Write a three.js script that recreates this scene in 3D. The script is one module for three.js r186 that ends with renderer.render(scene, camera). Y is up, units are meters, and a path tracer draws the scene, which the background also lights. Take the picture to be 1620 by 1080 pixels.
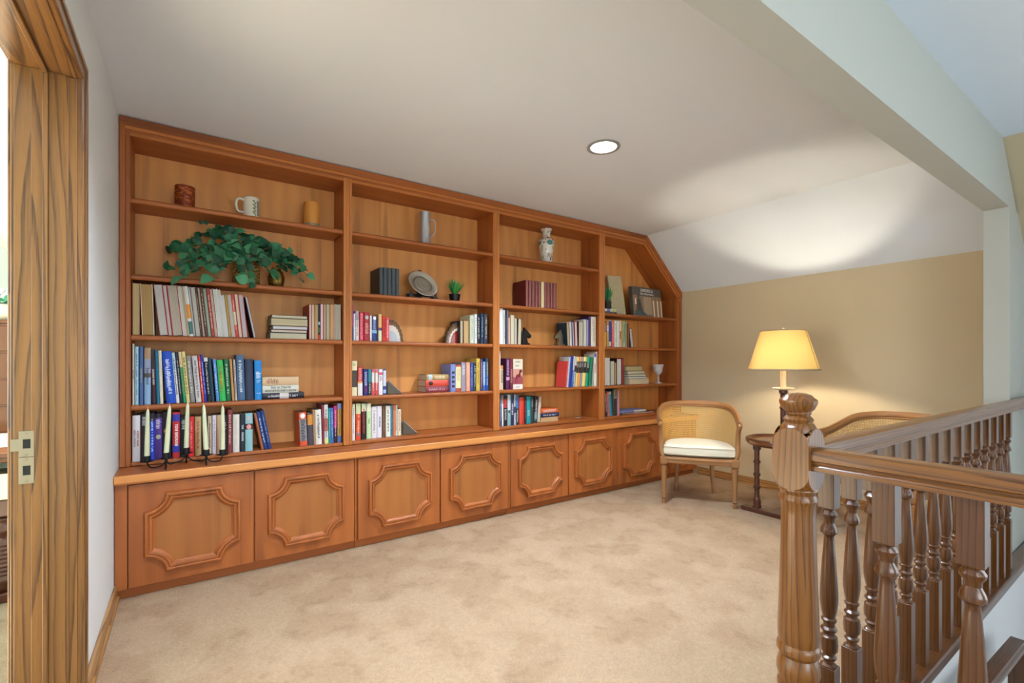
import * as THREE from 'three';
import { RoundedBoxGeometry } from 'three/addons/geometries/RoundedBoxGeometry.js';
import { mergeGeometries, toCreasedNormals } from 'three/addons/utils/BufferGeometryUtils.js';
import { RectAreaLightUniformsLib } from 'three/addons/lights/RectAreaLightUniformsLib.js';
import { Brush, Evaluator, INTERSECTION } from 'three-bvh-csg';

// ---------------------------------------------------------------- camera, light, exposure
const scene = new THREE.Scene();
const EYE = 1.2, YAW = 0.603, FOCAL = 746.3;
const camera = new THREE.PerspectiveCamera(2 * Math.atan(540 / FOCAL) * 180 / Math.PI, 1.5, 0.05, 60);
camera.position.set(0, EYE, 0);
camera.lookAt(Math.sin(YAW), EYE, -Math.cos(YAW));
camera.setViewOffset(1620, 1080, 0, -31.6, 1620, 1080);
const renderer = new THREE.WebGLRenderer({ antialias: true });
renderer.toneMapping = THREE.LinearToneMapping;
renderer.toneMappingExposure = 1.5;
renderer.shadowMap.enabled = true;
RectAreaLightUniformsLib.init();
scene.background = new THREE.Color().setRGB(0.75, 0.88, 1.0);

function areaLight(name, color, intensity, w, h, pos, target) {
  const l = new THREE.RectAreaLight(color, intensity, w, h);
  l.name = name; l.position.set(...pos); l.lookAt(...target); scene.add(l);
}
// fill from the added hall window; daylight by the stair and bedroom windows
areaLight('added_hall_window_fill', new THREE.Color().setRGB(0.84, 0.94, 1.0), 5.2, 1.5, 1.75, [0.55, 1.3, 3.16], [0.55, 1.2, 0]);
areaLight('stair_window_daylight', new THREE.Color().setRGB(0.82, 0.93, 1.0), 1.4, 1.6, 2.0, [4.48, 0.75, 1.75], [0, 0.95, 1.2]);
areaLight('bedroom_window_daylight', new THREE.Color().setRGB(0.85, 0.95, 1.0), 6, 2.0, 1.6, [-4.1, 1.35, -1.5], [0, 1.2, -1.5]);
areaLight('bedroom_far_window_daylight', new THREE.Color().setRGB(0.85, 0.95, 1.0), 6, 1.8, 1.6, [-4.1, 1.45, -5.2], [0, 1.3, -5.2]);
// the sun falls into the bedroom only
const sun = new THREE.DirectionalLight(new THREE.Color().setRGB(.94, .97, 1), 70);
sun.name = 'sun'; sun.position.set(-6.85, 3.9, -1.5); sun.target.position.set(-2.05, .9, -1.5); sun.castShadow = true;
sun.shadow.camera.left = -4; sun.shadow.camera.right = 4; sun.shadow.camera.top = 4; sun.shadow.camera.bottom = -4; sun.shadow.camera.far = 20; sun.shadow.mapSize.set(2048, 2048);
scene.add(sun, sun.target);

// ---------------------------------------------------------------- helpers
let seed = 20240611;
const rnd = () => { seed |= 0; seed = seed + 0x6D2B79F5 | 0; let t = Math.imul(seed ^ seed >>> 15, 1 | seed); t = t + Math.imul(t ^ t >>> 7, 61 | t) ^ t; return ((t ^ t >>> 14) >>> 0) / 4294967296; };
const rr = (a, b) => a + (b - a) * rnd();
const V = (x, y, z) => new THREE.Vector3(x, y, z);
const hash2 = (x, y) => { let h = Math.imul(x, 374761393) + Math.imul(y, 668265263) | 0; h = Math.imul(h ^ h >>> 13, 1274126177); return ((h ^ h >>> 16) >>> 0) / 4294967296; };
const noise2 = (x, y) => { const ix = Math.floor(x), iy = Math.floor(y), fx = x - ix, fy = y - iy, s = fx * fx * (3 - 2 * fx), t = fy * fy * (3 - 2 * fy); const a = hash2(ix, iy), b = hash2(ix + 1, iy), c = hash2(ix, iy + 1), d = hash2(ix + 1, iy + 1); return a + (b - a) * s + (c - a) * t + (a - b - c + d) * s * t; };
const fbm = (x, y, o = 4) => { let v = 0, a = .5, n = 0; for (let i = 0; i < o; i++) { v += a * noise2(x, y); n += a; x = x * 2.03 + 17.1; y = y * 2.03 + 9.7; a *= .5; } return v / n; };

function dataTex(w, h, fn, srgb = true) {
  const d = new Uint8Array(w * h * 4);
  for (let j = 0; j < h; j++) for (let i = 0; i < w; i++) {
    const c = fn(i / w, j / h, i, j), k = (j * w + i) * 4;
    d[k] = Math.max(0, Math.min(255, c[0])); d[k + 1] = Math.max(0, Math.min(255, c[1])); d[k + 2] = Math.max(0, Math.min(255, c[2])); d[k + 3] = 255;
  }
  const t = new THREE.DataTexture(d, w, h, THREE.RGBAFormat);
  t.magFilter = THREE.LinearFilter; t.minFilter = THREE.LinearMipmapLinearFilter; t.generateMipmaps = true;
  t.wrapS = t.wrapT = THREE.MirroredRepeatWrapping;
  if (srgb) t.colorSpace = THREE.SRGBColorSpace;
  t.needsUpdate = true; return t;
}
const lerp3 = (a, b, t) => [a[0] + (b[0] - a[0]) * t, a[1] + (b[1] - a[1]) * t, a[2] + (b[2] - a[2]) * t];
const sm = (a, b, x) => { const t = Math.max(0, Math.min(1, (x - a) / (b - a))); return t * t * (3 - 2 * t); };

// grain runs along v; a tile is 1 m wide and 2 m long
function teakTex(light, dark, streak) {
  return dataTex(512, 1024, (u, v) => {
    const x = u * 1.0, y = v * 2.0;
    const wob = (fbm(x * 3, y * 1.1, 3) - .5) * .16;
    const rings = .5 + .5 * Math.sin((x + wob) * 58 + 5 * fbm(x * 2 + 9, y * .8, 2));
    const fine = fbm(x * 130, y * 3.5, 3), broad = fbm(x * 9 + 3, y * .9, 3);
    let c = lerp3(light, dark, .32 * rings + .38 * sm(.3, .75, broad) + .22 * (fine - .5));
    c = lerp3(c, streak, .38 * sm(.60, .82, fbm(x * 22 + 31, y * 1.1 + 7, 3)));
    return c;
  });
}
function oakTex(light, dark) {   // a tile is .5 m wide and 1.6 m long
  return dataTex(512, 1024, (u, v) => {
    const x = u * .5, y = v * 1.6;
    const wx = x + .035 * (fbm(x * 4, y * 1.1, 3) - .5) + .006 * (fbm(x * 14, y * 6, 2) - .5);
    const d = Math.sqrt((wx - .2) ** 2 + (.05 * (y + .3)) ** 2);
    const s = d * 40 + .8 * fbm(x * 9, y * 1.4, 2), saw = s - Math.floor(s);
    const late = (.25 * sm(.3, .7, saw) + .75 * sm(.7, .92, saw)) * (1 - sm(.95, 1, saw)) * (.45 + .75 * fbm(x * 300, y * 14, 2));
    const pore = sm(.56, .8, fbm(x * 420, y * 11, 2));
    let c = lerp3(light, dark, Math.min(1, .85 * late + .34 * pore * (.4 + .6 * saw)));
    return lerp3(c, light.map(k => k * .86), .5 * fbm(x * 8 + 4, y * 2, 3));
  });
}
const tTeak = teakTex([180, 102, 44], [148, 80, 35], [110, 58, 31]);
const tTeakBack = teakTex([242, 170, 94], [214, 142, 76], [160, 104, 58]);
const tOak = oakTex([190, 140, 80], [80, 50, 32]);
const tCarpet = dataTex(1024, 1024, (u, v, i, j) => {
  const p = fbm(u * 20, v * 20, 4), q = fbm(u * 60 + 5, v * 60, 3), g = hash2(i, j), k = noise2(u * 330, v * 330);
  let c = lerp3([180, 154, 124], [171, 143, 113], sm(.35, .68, p));
  c = lerp3(c, [152, 124, 96], .45 * sm(.56, .76, q) * sm(.42, .62, p));
  const s = .92 + .1 * g + .06 * k; return [c[0] * s, c[1] * s, c[2] * s];
});
const tCarpetBump = dataTex(512, 512, (u, v, i, j) => { const g = 255 * (.55 * hash2(i, j) + .45 * noise2(u * 170, v * 170)); return [g, g, g]; }, false);
const tPlaster = dataTex(512, 512, (u, v) => { const g = 255 * fbm(u * 60, v * 60, 4); return [g, g, g]; }, false);
const tPages = dataTex(256, 32, (u, v, i, j) => { const g = 205 + 50 * hash2(i, 3) - 12 * hash2(i, j); return [g, g, g * .99]; });
for (const t of [tTeak, tTeakBack]) t.repeat.set(1, .5);
tOak.repeat.set(2, .625);
const tOakFine = tOak.clone(); tOakFine.repeat.set(4.6, .9); tOakFine.needsUpdate = true;
tCarpet.repeat.set(1 / 3.1, 1 / 3.1); tCarpetBump.repeat.set(1 / .8, 1 / .8); tPlaster.repeat.set(1 / 1.5, 1 / 1.5); tPages.repeat.set(7, 4);

const std = (o) => new THREE.MeshStandardMaterial(o);
const phys = (o) => new THREE.MeshPhysicalMaterial(o);
const M = {
  teak: phys({ map: tTeak, roughness: .45, clearcoat: .1, clearcoatRoughness: .35 }),
  teakBack: std({ map: tTeakBack, roughness: .5 }),
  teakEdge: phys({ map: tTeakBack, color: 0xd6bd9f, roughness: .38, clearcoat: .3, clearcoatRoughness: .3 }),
  oak: phys({ map: tOak, roughness: .36, clearcoat: .4, clearcoatRoughness: .25 }),
  oakJamb: phys({ map: tOak, color: 0xc0b4a0, roughness: .36, clearcoat: .7, clearcoatRoughness: .2 }),
  oakRail: phys({ map: tOakFine, color: 0xbca270, roughness: .32, clearcoat: .5, clearcoatRoughness: .2 }),
  oakDark: phys({ map: tOakFine, color: 0x8c7048, roughness: .3, clearcoat: .55, clearcoatRoughness: .2 }),
  carpet: std({ map: tCarpet, bumpMap: tCarpetBump, bumpScale: .006, roughness: 1 }),
  carpetGrey: std({ map: tCarpet, color: 0xe4f2f6, bumpMap: tCarpetBump, bumpScale: .004, roughness: 1 }),
  ceiling: std({ color: new THREE.Color().setRGB(.81, .88, .95), roughness: .95, bumpMap: tPlaster, bumpScale: .0006 }),  // cooler light put into the colour: blue tint against warm carpet bounce
  wallGrey: std({ color: new THREE.Color().setRGB(.80, .85, .86), roughness: .9, bumpMap: tPlaster, bumpScale: .0006 }),
  wallBeige: std({ color: new THREE.Color().setRGB(.65, .54, .35), roughness: .9, bumpMap: tPlaster, bumpScale: .0006 }),
  wallPale: std({ color: new THREE.Color().setRGB(.54, .55, .49), roughness: .9, bumpMap: tPlaster, bumpScale: .0006 }),
  wallWhite: std({ color: new THREE.Color().setRGB(.78, .78, .78), roughness: .9 }),
  wallSage: std({ color: new THREE.Color().setRGB(.60, .71, .60), roughness: .9 }),
  brassPlate: std({ color: 0xa49a86, metalness: .6, roughness: .42 }),
  brass: std({ color: 0xd8a84a, metalness: .95, roughness: .25 }),
  pewter: std({ color: 0xc4c6ca, metalness: .85, roughness: .34 }),
  silver: std({ color: 0x9d9384, metalness: .85, roughness: .4 }),
  chrome: std({ color: 0xd8dade, metalness: 1, roughness: .15 }),
  iron: std({ color: 0x1b2022, metalness: .4, roughness: .5 }),
  black: std({ color: 0x17181a, roughness: .45 }),
  blackGloss: phys({ color: 0x0d0c0e, roughness: .25, clearcoat: .6 }),
  darkWood: phys({ color: 0x4a2416, roughness: .3, clearcoat: .5, clearcoatRoughness: .2 }),
  darkWoodTop: phys({ color: 0x6b3e1e, roughness: .25, clearcoat: .6, clearcoatRoughness: .15 }),
  candleWax: phys({ color: 0xdfe6c0, roughness: .45, sheen: .2 }),
  ivory: std({ color: 0xefe6c6, roughness: .5 }),
  chairWood: phys({ color: 0x9a6c40, roughness: .45, clearcoat: .2 }),
  cane: std({ color: 0xcfa45a, roughness: .6 }),
  cushion: std({ color: 0xe9e2cc, roughness: .95, bumpMap: tPlaster, bumpScale: .001 }),
  leaf: std({ color: 0x2a7048, roughness: .5, side: THREE.DoubleSide }),
  leaf2: std({ color: 0x1c5236, roughness: .5, side: THREE.DoubleSide }),
  leaf3: std({ color: 0x4a9468, roughness: .5, side: THREE.DoubleSide }),
  grass: std({ color: 0x3fa03a, roughness: .5, side: THREE.DoubleSide }),
  grass2: std({ color: 0x2c8a5c, roughness: .5, side: THREE.DoubleSide }),
  stem: std({ color: 0x9a7648, roughness: .8 }),
  glass: phys({ color: 0xffffff, transmission: 1, roughness: .05, thickness: 0, ior: 1.5 }),
  crystal: phys({ color: 0xf6f6fa, transmission: .62, roughness: .06, thickness: 0, ior: 1.5, flatShading: true }),
  lucite: phys({ color: 0xd8d8d0, transmission: .8, roughness: .12, thickness: .01, ior: 1.45 }),
  canGlow: std({ color: 0xffffff, emissive: 0xfff6e6, emissiveIntensity: 3, roughness: .6 }),
  trimWhite: std({ color: 0x9a9a98, roughness: .5 }),
};

// ---------------------------------------------------------------- object helpers
const taken = new Map();
function numbered(n) { const k = taken.get(n) ?? 0; taken.set(n, k + 1); return k ? n + '_' + String(k).padStart(3, '0') : n; }
function sh(m) { m.castShadow = true; m.receiveShadow = true; return m; }
function part(name, geos, mat, parent) {
  const g = Array.isArray(geos) ? mergeAll(geos) : geos;
  const m = sh(new THREE.Mesh(g, mat)); m.name = name; parent.add(m); return m;
}
function thing(name, label, category, [x, y, z] = [0, 0, 0], turn = 0, group) {
  const o = new THREE.Group(); o.name = numbered(name); scene.add(o);
  o.position.set(x, y, z); o.rotation.y = turn; o.userData = { label, category };
  if (group) o.userData.group = group; return o;
}
function single(name, label, category, geos, mat, group) {
  const m = part(numbered(name), geos, mat, scene); m.userData = { label, category }; if (group) m.userData.group = group; return m;
}
function struct(name, geos, mat, label) {
  const m = part(name, geos, mat, scene); m.userData.kind = 'structure'; if (label) m.userData.label = label; return m;
}
function mergeAll(list) {
  const gs = list.map((g) => {
    const n = g.index ? g.toNonIndexed() : g.clone();
    for (const k of Object.keys(n.attributes)) if (!['position', 'normal', 'uv'].includes(k)) n.deleteAttribute(k);
    if (!n.attributes.uv) n.setAttribute('uv', new THREE.BufferAttribute(new Float32Array(n.attributes.position.count * 2), 2));
    n.morphAttributes = {}; return n;
  });
  return gs.length === 1 ? gs[0] : mergeGeometries(gs);
}
// uv in metres, v along the grain axis, chosen by the facing of each triangle
function grain(geo, axis = 'y', du = rnd() * 7, dv = rnd() * 7) {
  const g = geo.index ? geo.toNonIndexed() : geo; const p = g.attributes.position, uv = new Float32Array(p.count * 2);
  const a = V(), b = V(), c = V(), n = V(), ax = 'xyz'.indexOf(axis);
  for (let i = 0; i < p.count; i += 3) {
    a.fromBufferAttribute(p, i); b.fromBufferAttribute(p, i + 1); c.fromBufferAttribute(p, i + 2);
    n.copy(b).sub(a).cross(c.clone().sub(a)); const m = [Math.abs(n.x), Math.abs(n.y), Math.abs(n.z)];
    let other = [0, 1, 2].filter(k => k !== ax); other = m[other[0]] < m[other[1]] ? other[0] : other[1];
    for (let k = 0; k < 3; k++) { const q = [p.getX(i + k), p.getY(i + k), p.getZ(i + k)]; uv[(i + k) * 2] = q[other] + du; uv[(i + k) * 2 + 1] = q[ax] + dv; }
  }
  g.setAttribute('uv', new THREE.BufferAttribute(uv, 2)); return g;
}
// box from its two corners, rounded edges
function bx(x0, x1, y0, y1, z0, z1, r = .003, axis = 'y') {
  const w = Math.abs(x1 - x0), h = Math.abs(y1 - y0), d = Math.abs(z1 - z0);
  const g = r > 0 ? new RoundedBoxGeometry(w, h, d, 1, Math.min(r, w / 2.1, h / 2.1, d / 2.1)) : new THREE.BoxGeometry(w, h, d).toNonIndexed();
  g.translate((x0 + x1) / 2, (y0 + y1) / 2, (z0 + z1) / 2); return grain(g, axis);
}
function lathe(pts, seg = 24, axis = 'y') {   // [radius, y] pairs
  const g = new THREE.LatheGeometry(pts.map(([r, y]) => new THREE.Vector2(Math.max(r, .00001), y)), seg);
  return axis ? grain(g, axis) : g;
}
function latheSmooth(pts, seg = 24, crease = .6) { return grain(toCreasedNormals(lathe(pts, seg, null), crease), 'y'); }
function tube(pts, r, seg = 24, rad = 8, closed = false) { return grain(new THREE.TubeGeometry(new THREE.CatmullRomCurve3(pts, closed), seg, r, rad, closed), 'y'); }
function bar(a, b, r, rad = 8) { return tube([a, b], r, 1, rad); }
function prismZ(poly, z0, z1, axis = 'y') {  // polygon in x,y drawn out from z0 to z1
  const s = new THREE.Shape(poly.map(([x, y]) => new THREE.Vector2(x, y)));
  const g = new THREE.ExtrudeGeometry(s, { depth: Math.abs(z1 - z0), bevelEnabled: false }); g.translate(0, 0, Math.min(z0, z1)); return grain(g, axis);
}
// ---------------------------------------------------------------- the setting
const XL = -.30, XR = 4.52, ZB = -3.53, H = 2.51, KNEE = 1.968, XC = 3.932, REAR = 3.3;   // z is minus the distance from the camera
const BN = -.644, BF = -.758, BH = 2.138, PX = 4.10;
struct('floor', [bx(XL - .14, XR, -.28, 0, -.6, ZB - .1, 0, 'x'), bx(XL - .14, 1.39, -.28, 0, REAR, -.6, 0, 'x')], M.carpet, 'beige carpeted floor');
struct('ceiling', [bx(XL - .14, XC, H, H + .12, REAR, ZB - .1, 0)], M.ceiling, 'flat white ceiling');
const slope = [[XC, H], [XR + .12, KNEE - .112], [XR + .12, KNEE + .05], [XC + .12, H + .12], [XC, H + .12]];
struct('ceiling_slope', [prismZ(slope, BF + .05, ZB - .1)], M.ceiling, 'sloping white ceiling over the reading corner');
struct('ceiling_slope_stairs', [prismZ(slope, REAR, BN - .05)], M.wallBeige, 'sloping beige ceiling over the stairs');
struct('ceiling_beam', [prismZ([[XL - .1, BH], [XC + (H - BH) - .002, BH], [XC, H], [XL - .1, H]], BF, BN)], M.wallPale, 'boxed ceiling beam across the loft');
struct('wall_pilaster', [bx(PX, XR + .02, -2.9, BH + .001, BF, BN, 0)], M.wallPale, 'wall pilaster under the beam end');
struct('wall_right', [bx(XR, XR + .12, 0, KNEE, BF, ZB - .1, 0)], M.wallBeige, 'beige knee wall');
struct('wall_right_stairs', [bx(XR, XR + .12, -2.9, KNEE, .85, BF, 0), bx(XR, XR + .12, -2.9, KNEE, REAR, 2.65, 0), bx(XR, XR + .12, -2.9, -.35, 2.65, .85, 0), bx(XR, XR + .12, 1.85, KNEE, 2.65, .85, 0)], M.wallWhite, 'white stairwell side wall');
struct('wall_back', [bx(XL - .14, XR + .12, 0, H + .1, ZB, ZB - .1, 0)], M.wallBeige, 'wall behind the bookcase');
const DZ0 = -2.05, DZ1 = -1.0, DH = 2.112, XW = -.425;
struct('wall_left', [bx(XW, XL, 0, H, DZ0 - .018, -7.8, 0), bx(XW, XL, DH + .018, H, DZ1 + .02, DZ0 - .02, 0), bx(XW, XL, 0, H, REAR, DZ1 + .018, 0)], M.wallGrey, 'pale grey wall with the doorway');
// rear wall of the hall with the added fill window, outside the frame
struct('wall_rear', [bx(XL - .14, -.25, -.28, H, REAR, REAR + .12, 0), bx(1.35, XR + .12, -2.9, H, REAR, REAR + .12, 0),
  bx(-.25, 1.35, -.28, .4, REAR, REAR + .12, 0), bx(-.25, 1.35, 2.2, H, REAR, REAR + .12, 0)], M.wallGrey, 'hall wall behind the camera with the added window');
function windowIn(name, label, x0, x1, y0, y1, place) {   // built facing -z round the origin, then put into its wall
  const w = new THREE.Group(); w.name = name; w.userData = { kind: 'structure', label }; scene.add(w); place(w); const m = (x0 + x1) / 2;
  part('window_frame', [bx(x0, x1, y0, y0 + .05, .02, .08), bx(x0, x1, y1 - .05, y1, .02, .08), bx(x0, x0 + .05, y0 + .05, y1 - .05, .02, .08), bx(x1 - .05, x1, y0 + .05, y1 - .05, .02, .08), bx(m - .02, m + .02, y0 + .05, y1 - .05, .02, .08)], M.wallWhite, w);
  part('pane', bx(x0 + .05, m - .02, y0 + .05, y1 - .05, .045, .05, 0), M.glass, w);
  part('pane', bx(m + .02, x1 - .05, y0 + .05, y1 - .05, .045, .05, 0), M.glass, w);
}
windowIn('added_window_1', 'unseen white framed hall window behind the camera, added for fill light', -.25, 1.35, .4, 2.2, (w) => w.position.set(0, 0, REAR));
windowIn('window_2', 'white framed window in the stairwell side wall', -.9, .9, -.35, 1.85, (w) => { w.position.set(XR, 0, 1.75); w.rotation.y = Math.PI / 2; });
// stairwell below the guard railing
struct('wall_stairwell', [bx(1.39, XR, -2.9, .0005, -.588, -.6, 0), bx(1.27, XR, -2.9, -.28, -.6, -.75, 0), bx(1.27, 1.39, -2.9, -.28, REAR, -.6, 0), bx(1.39, 1.398, -.3, .0005, REAR, -.588, 0)], M.wallWhite, 'white stairwell wall below the landing');
struct('floor_lower', [bx(1.275, XR + .12, -3.0, -2.9, REAR, -.75, 0)], M.carpet, 'carpet at the foot of the stairs');
struct('baseboard_left', [bx(XL, XL + .014, 0, .085, -2.12, -3.06, .003, 'z'), bx(XL, XL + .022, 0, .03, -2.12, -3.06, .006, 'z')], M.oak, 'oak baseboard beside the cabinets');
struct('baseboard_right', [bx(XR - .014, XR, 0, .075, BF, -3.04, .003, 'z'), bx(XR - .02, XR, 0, .022, BF, -3.04, .005, 'z')], M.oak, 'oak baseboard along the beige wall');

// door casing and jamb
{
  const d = new THREE.Group(); d.name = 'door_1'; d.userData = { kind: 'structure', label: 'oak door frame with casing, stop and strike plates' }; scene.add(d);
  const JX0 = -.437, JX1 = -.292;
  const jambFar = part('jamb', [bx(JX0, JX1, 0, DH, DZ0, DZ0 - .018, .002)], M.oakJamb, d);
  part('jamb', [bx(JX0, JX1, 0, DH, DZ1, DZ1 + .018, .002)], M.oakJamb, d);
  part('head_jamb', [bx(JX0, JX1, DH, DH + .018, DZ1 + .018, DZ0 - .018, .002, 'z')], M.oakJamb, d);
  part('door_stop', [bx(-.372, -.359, 0, DH, DZ0, DZ0 + .012, .002)], M.oakJamb, d);
  part('door_stop', [bx(-.372, -.359, DH - .012, DH, DZ1, DZ0 + .0121, .002, 'z')], M.oakJamb, d);
  part('jamb_lining', [bx(-.359, -.312, 0, DH, DZ0, DZ0 + .004, .0015)], M.oakJamb, d);
  part('jamb_lining', [bx(-.3985, -.372, 0, DH, DZ0, DZ0 + .003, .0015)], M.oakJamb, d);
  for (const [x0, x1] of [[-.30, -.279], [-.446, -.425]]) {
    const s = x0 > -.4 ? 1 : -1, xf = s > 0 ? x1 : x0;
    part('casing', [bx(x0, x1, 0, DH + .01, DZ0 - .004, DZ0 - .07, .004), bx(xf - .004, xf + .005, 0, DH + .055, DZ0 - .053, DZ0 - .07, .003), bx(xf - .006, xf + .003, 0, DH + .012, DZ0 - .006, DZ0 - .017, .004)], M.oakJamb, d);
    part('casing', [bx(x0, x1, 0, DH + .01, DZ1 + .004, DZ1 + .07, .004)], M.oakJamb, d);
    part('head_casing', [bx(x0, x1, DH + .004, DH + .07, DZ1 + .07, DZ0 - .0705, .004, 'z'), bx(xf - .004, xf + .005, DH + .053, DH + .0705, DZ1 + .07, DZ0 - .071, .003, 'z'), bx(xf - .006, xf + .003, DH + .006, DH + .017, DZ1, DZ0 - .005, .004, 'z')], M.oakJamb, d);
  }
  // strike plates let into the far jamb
  const plate = (y, h, lip) => {
    const s = new THREE.Shape(); const x0 = -.4245, x1 = -.392; s.moveTo(x0, y - h / 2); s.lineTo(x1, y - h / 2); s.lineTo(x1, y + h / 2); s.lineTo(x0, y + h / 2);
    if (lip) { s.lineTo(x0, y + h * .2); s.lineTo(-.443, y + h * .2); s.lineTo(-.443, y - h * .26); s.lineTo(x0, y - h * .26); } s.closePath();
    const o = new THREE.Path(); o.moveTo(-.4165, y - h * .19); o.lineTo(-.4165, y + h * .19); o.lineTo(-.3985, y + h * .19); o.lineTo(-.3985, y - h * .19); o.closePath(); s.holes.push(o);
    const g = new THREE.ExtrudeGeometry(s, { depth: .002, bevelEnabled: true, bevelSize: .0006, bevelThickness: .0006, bevelSegments: 1 }); g.translate(0, 0, DZ0 + .001);
    const p = part('strike_plate', g, M.brassPlate, jambFar);
    p.userData.label = 'satin brass strike plate';
  };
  plate(.946, .078, true); plate(.864, .08, false);
  part('bolt_hole', bx(-.4165, -.3985, .93, .962, DZ0 + .0006, DZ0 + .0012, 0), M.black, jambFar);
  part('bolt_hole', bx(-.4165, -.3985, .848, .88, DZ0 + .0006, DZ0 + .0012, 0), M.black, jambFar);
  for (const y of [.979, .913, .898, .83]) part('screw', [new THREE.CylinderGeometry(.0035, .0035, .002, 10).rotateX(Math.PI / 2).translate(-.408, y, DZ0 + .0036)], M.silver, jambFar);
}

// ---------------------------------------------------------------- bedroom seen through the doorway
struct('floor_bedroom', [bx(-4.2, XW, -.2, 0, .2, -7.8, 0, 'x')], M.carpetGrey, 'pale bedroom carpet');
struct('ceiling_bedroom', [bx(-4.2, XW, 2.47, 2.6, .2, -7.8, 0)], M.wallWhite, 'white bedroom ceiling');
struct('wall_bedroom_far', [bx(-4.2, XW, 0, 2.47, -7.62, -7.8, 0)], M.wallSage, 'pale sage bedroom wall');
const WB = [[.2, -.4], [-2.6, -4.1], [-6.3, -7.8]], WW = [[-.4, -2.6], [-4.1, -6.3]];
struct('wall_bedroom_side', [...WB.map(([a, b]) => bx(-4.3, -4.2, 0, 2.47, a, b, 0)), ...WW.flatMap(([a, b]) => [bx(-4.3, -4.2, 0, .5, a, b, 0), bx(-4.3, -4.2, 2.2, 2.47, a, b, 0)])], M.wallSage, 'bedroom wall with windows');
struct('wall_bedroom_near', [bx(-4.3, XW, 0, 2.47, .2, .32, 0)], M.wallSage, 'near bedroom wall');
windowIn('window_3', 'bedroom window opposite the doorway', -1.1, 1.1, .5, 2.2, (w) => { w.position.set(-4.2, 0, -1.5); w.rotation.y = -Math.PI / 2; });
windowIn('window_4', 'far bedroom window', -1.1, 1.1, .5, 2.2, (w) => { w.position.set(-4.2, 0, -5.2); w.rotation.y = -Math.PI / 2; });
{
  const c = thing('chest_of_drawers', 'reddish brown chest of drawers seen through the doorway', 'chest', [-1.75, 0, -7.3]);
  part('body', [bx(-.5, .5, .14, 1.6, -.26, .23, .006), bx(-.53, .53, 1.6, 1.635, -.28, .26, .008, 'x')], M.darkWoodTop, c);
  for (const x of [-.46, .46]) for (const z of [-.22, .2]) part('leg', bx(x - .03, x + .03, 0, .14, z - .03, z + .03), M.darkWood, c);
  for (let k = 0; k < 5; k++) { const dr = part('drawer', bx(-.46, .46, .19 + k * .28, .45 + k * .28, .228, .25, .008, 'x'), M.darkWoodTop, c); for (const x of [-.28, .28, .41]) part('handle', new THREE.TorusGeometry(.025, .005, 6, 16).translate(x, .32 + k * .28, .262), M.brass, dr); }
}
{
  const p = thing('flower_pot', 'white daisies in a pale pot on the bedroom chest', 'flowers', [-1.6, 1.636, -7.22]);
  part('pot', lathe([[0, 0], [.09, 0], [.12, .06], [.13, .15], [.12, .17], [.1, .16], [0, .15]]), M.ivory, p);
  const pet = new THREE.CircleGeometry(.035, 9);
  for (let i = 0; i < 26; i++) { const a = rr(0, 6.28), r = rr(.02, .2), y = rr(.2, .36); const f = part('flower', [pet.clone().rotateX(rr(-.8, .3)).rotateY(rr(-.7, .7)).translate(Math.cos(a) * r, y, Math.sin(a) * r * .5 + .05)], M.wallWhite, p); part('stem', bar(V(0, .12, 0), V(Math.cos(a) * r, y - .004, Math.sin(a) * r * .5 + .045), .003, 4), M.grass2, f); }
  const lf = new THREE.CircleGeometry(.04, 7).scale(.5, 1, 1);
  for (let i = 0; i < 40; i++) { const a = rr(0, 6.28), r = rr(.03, .2); part('leaf', lf.clone().rotateZ(rr(-1.5, 1.5)).rotateY(rr(-.8, .8)).translate(Math.cos(a) * r, rr(.14, .28), Math.sin(a) * r * .5 + .06), M.grass2, p); }
}
{
  const s = thing('vanity_stool', 'pink and white striped stool with carved dark legs in the bedroom', 'stool', [-1.52, 0, -6.35]);
  const tS = dataTex(128, 16, (u) => (Math.floor(u * 24) % 2 ? [226, 206, 210] : [240, 236, 232])); tS.repeat.set(2, 2);
  part('seat', new RoundedBoxGeometry(.5, .1, .4, 3, .045).translate(0, .46, 0), std({ map: tS, roughness: .9 }), s);
  part('seat_rail', bx(-.24, .24, .36, .42, -.19, .19, .01, 'x'), M.darkWoodTop, s);
  for (const x of [-1, 1]) for (const z of [-1, 1]) part('leg', tube([V(x * .21, .38, z * .16), V(x * .245, .3, z * .185), V(x * .225, .15, z * .17), V(x * .21, .05, z * .16), V(x * .235, .018, z * .18)], .02, 16, 8), M.darkWood, s);
}
{
  const t = thing('low_table', 'low table with cream top and ring-turned dark leg by the doorway', 'table', [-1.12, 0, -3.62]);
  part('table_top', bx(-.45, .45, .52, .55, -.3, .3, .008, 'x'), M.ivory, t);
  part('apron', bx(-.42, .42, .43, .52, -.28, .28, .01, 'x'), M.darkWood, t);
  const prof = [[.0, .05], [.035, .05], [.035, .09], [.05, .1], [.05, .12], [.036, .13]]; for (let k = 0; k < 8; k++) { prof.push([.046, .137 + k * .021], [.046, .147 + k * .021], [.038, .152 + k * .021]); } prof.push([.03, .33], [.055, .35], [.055, .37], [.035, .385], [.05, .41], [.05, .43], [0, .43]);
  for (const x of [-.36, .36]) for (const z of [-.22, .22]) part('leg', lathe(prof, 16).translate(x, 0, z), M.darkWood, t);
  for (const z of [-.22, .22]) part('stretcher', bx(-.42, .42, 0, .05, z - .045, z + .045, .01, 'x'), M.darkWood, t);
}

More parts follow.
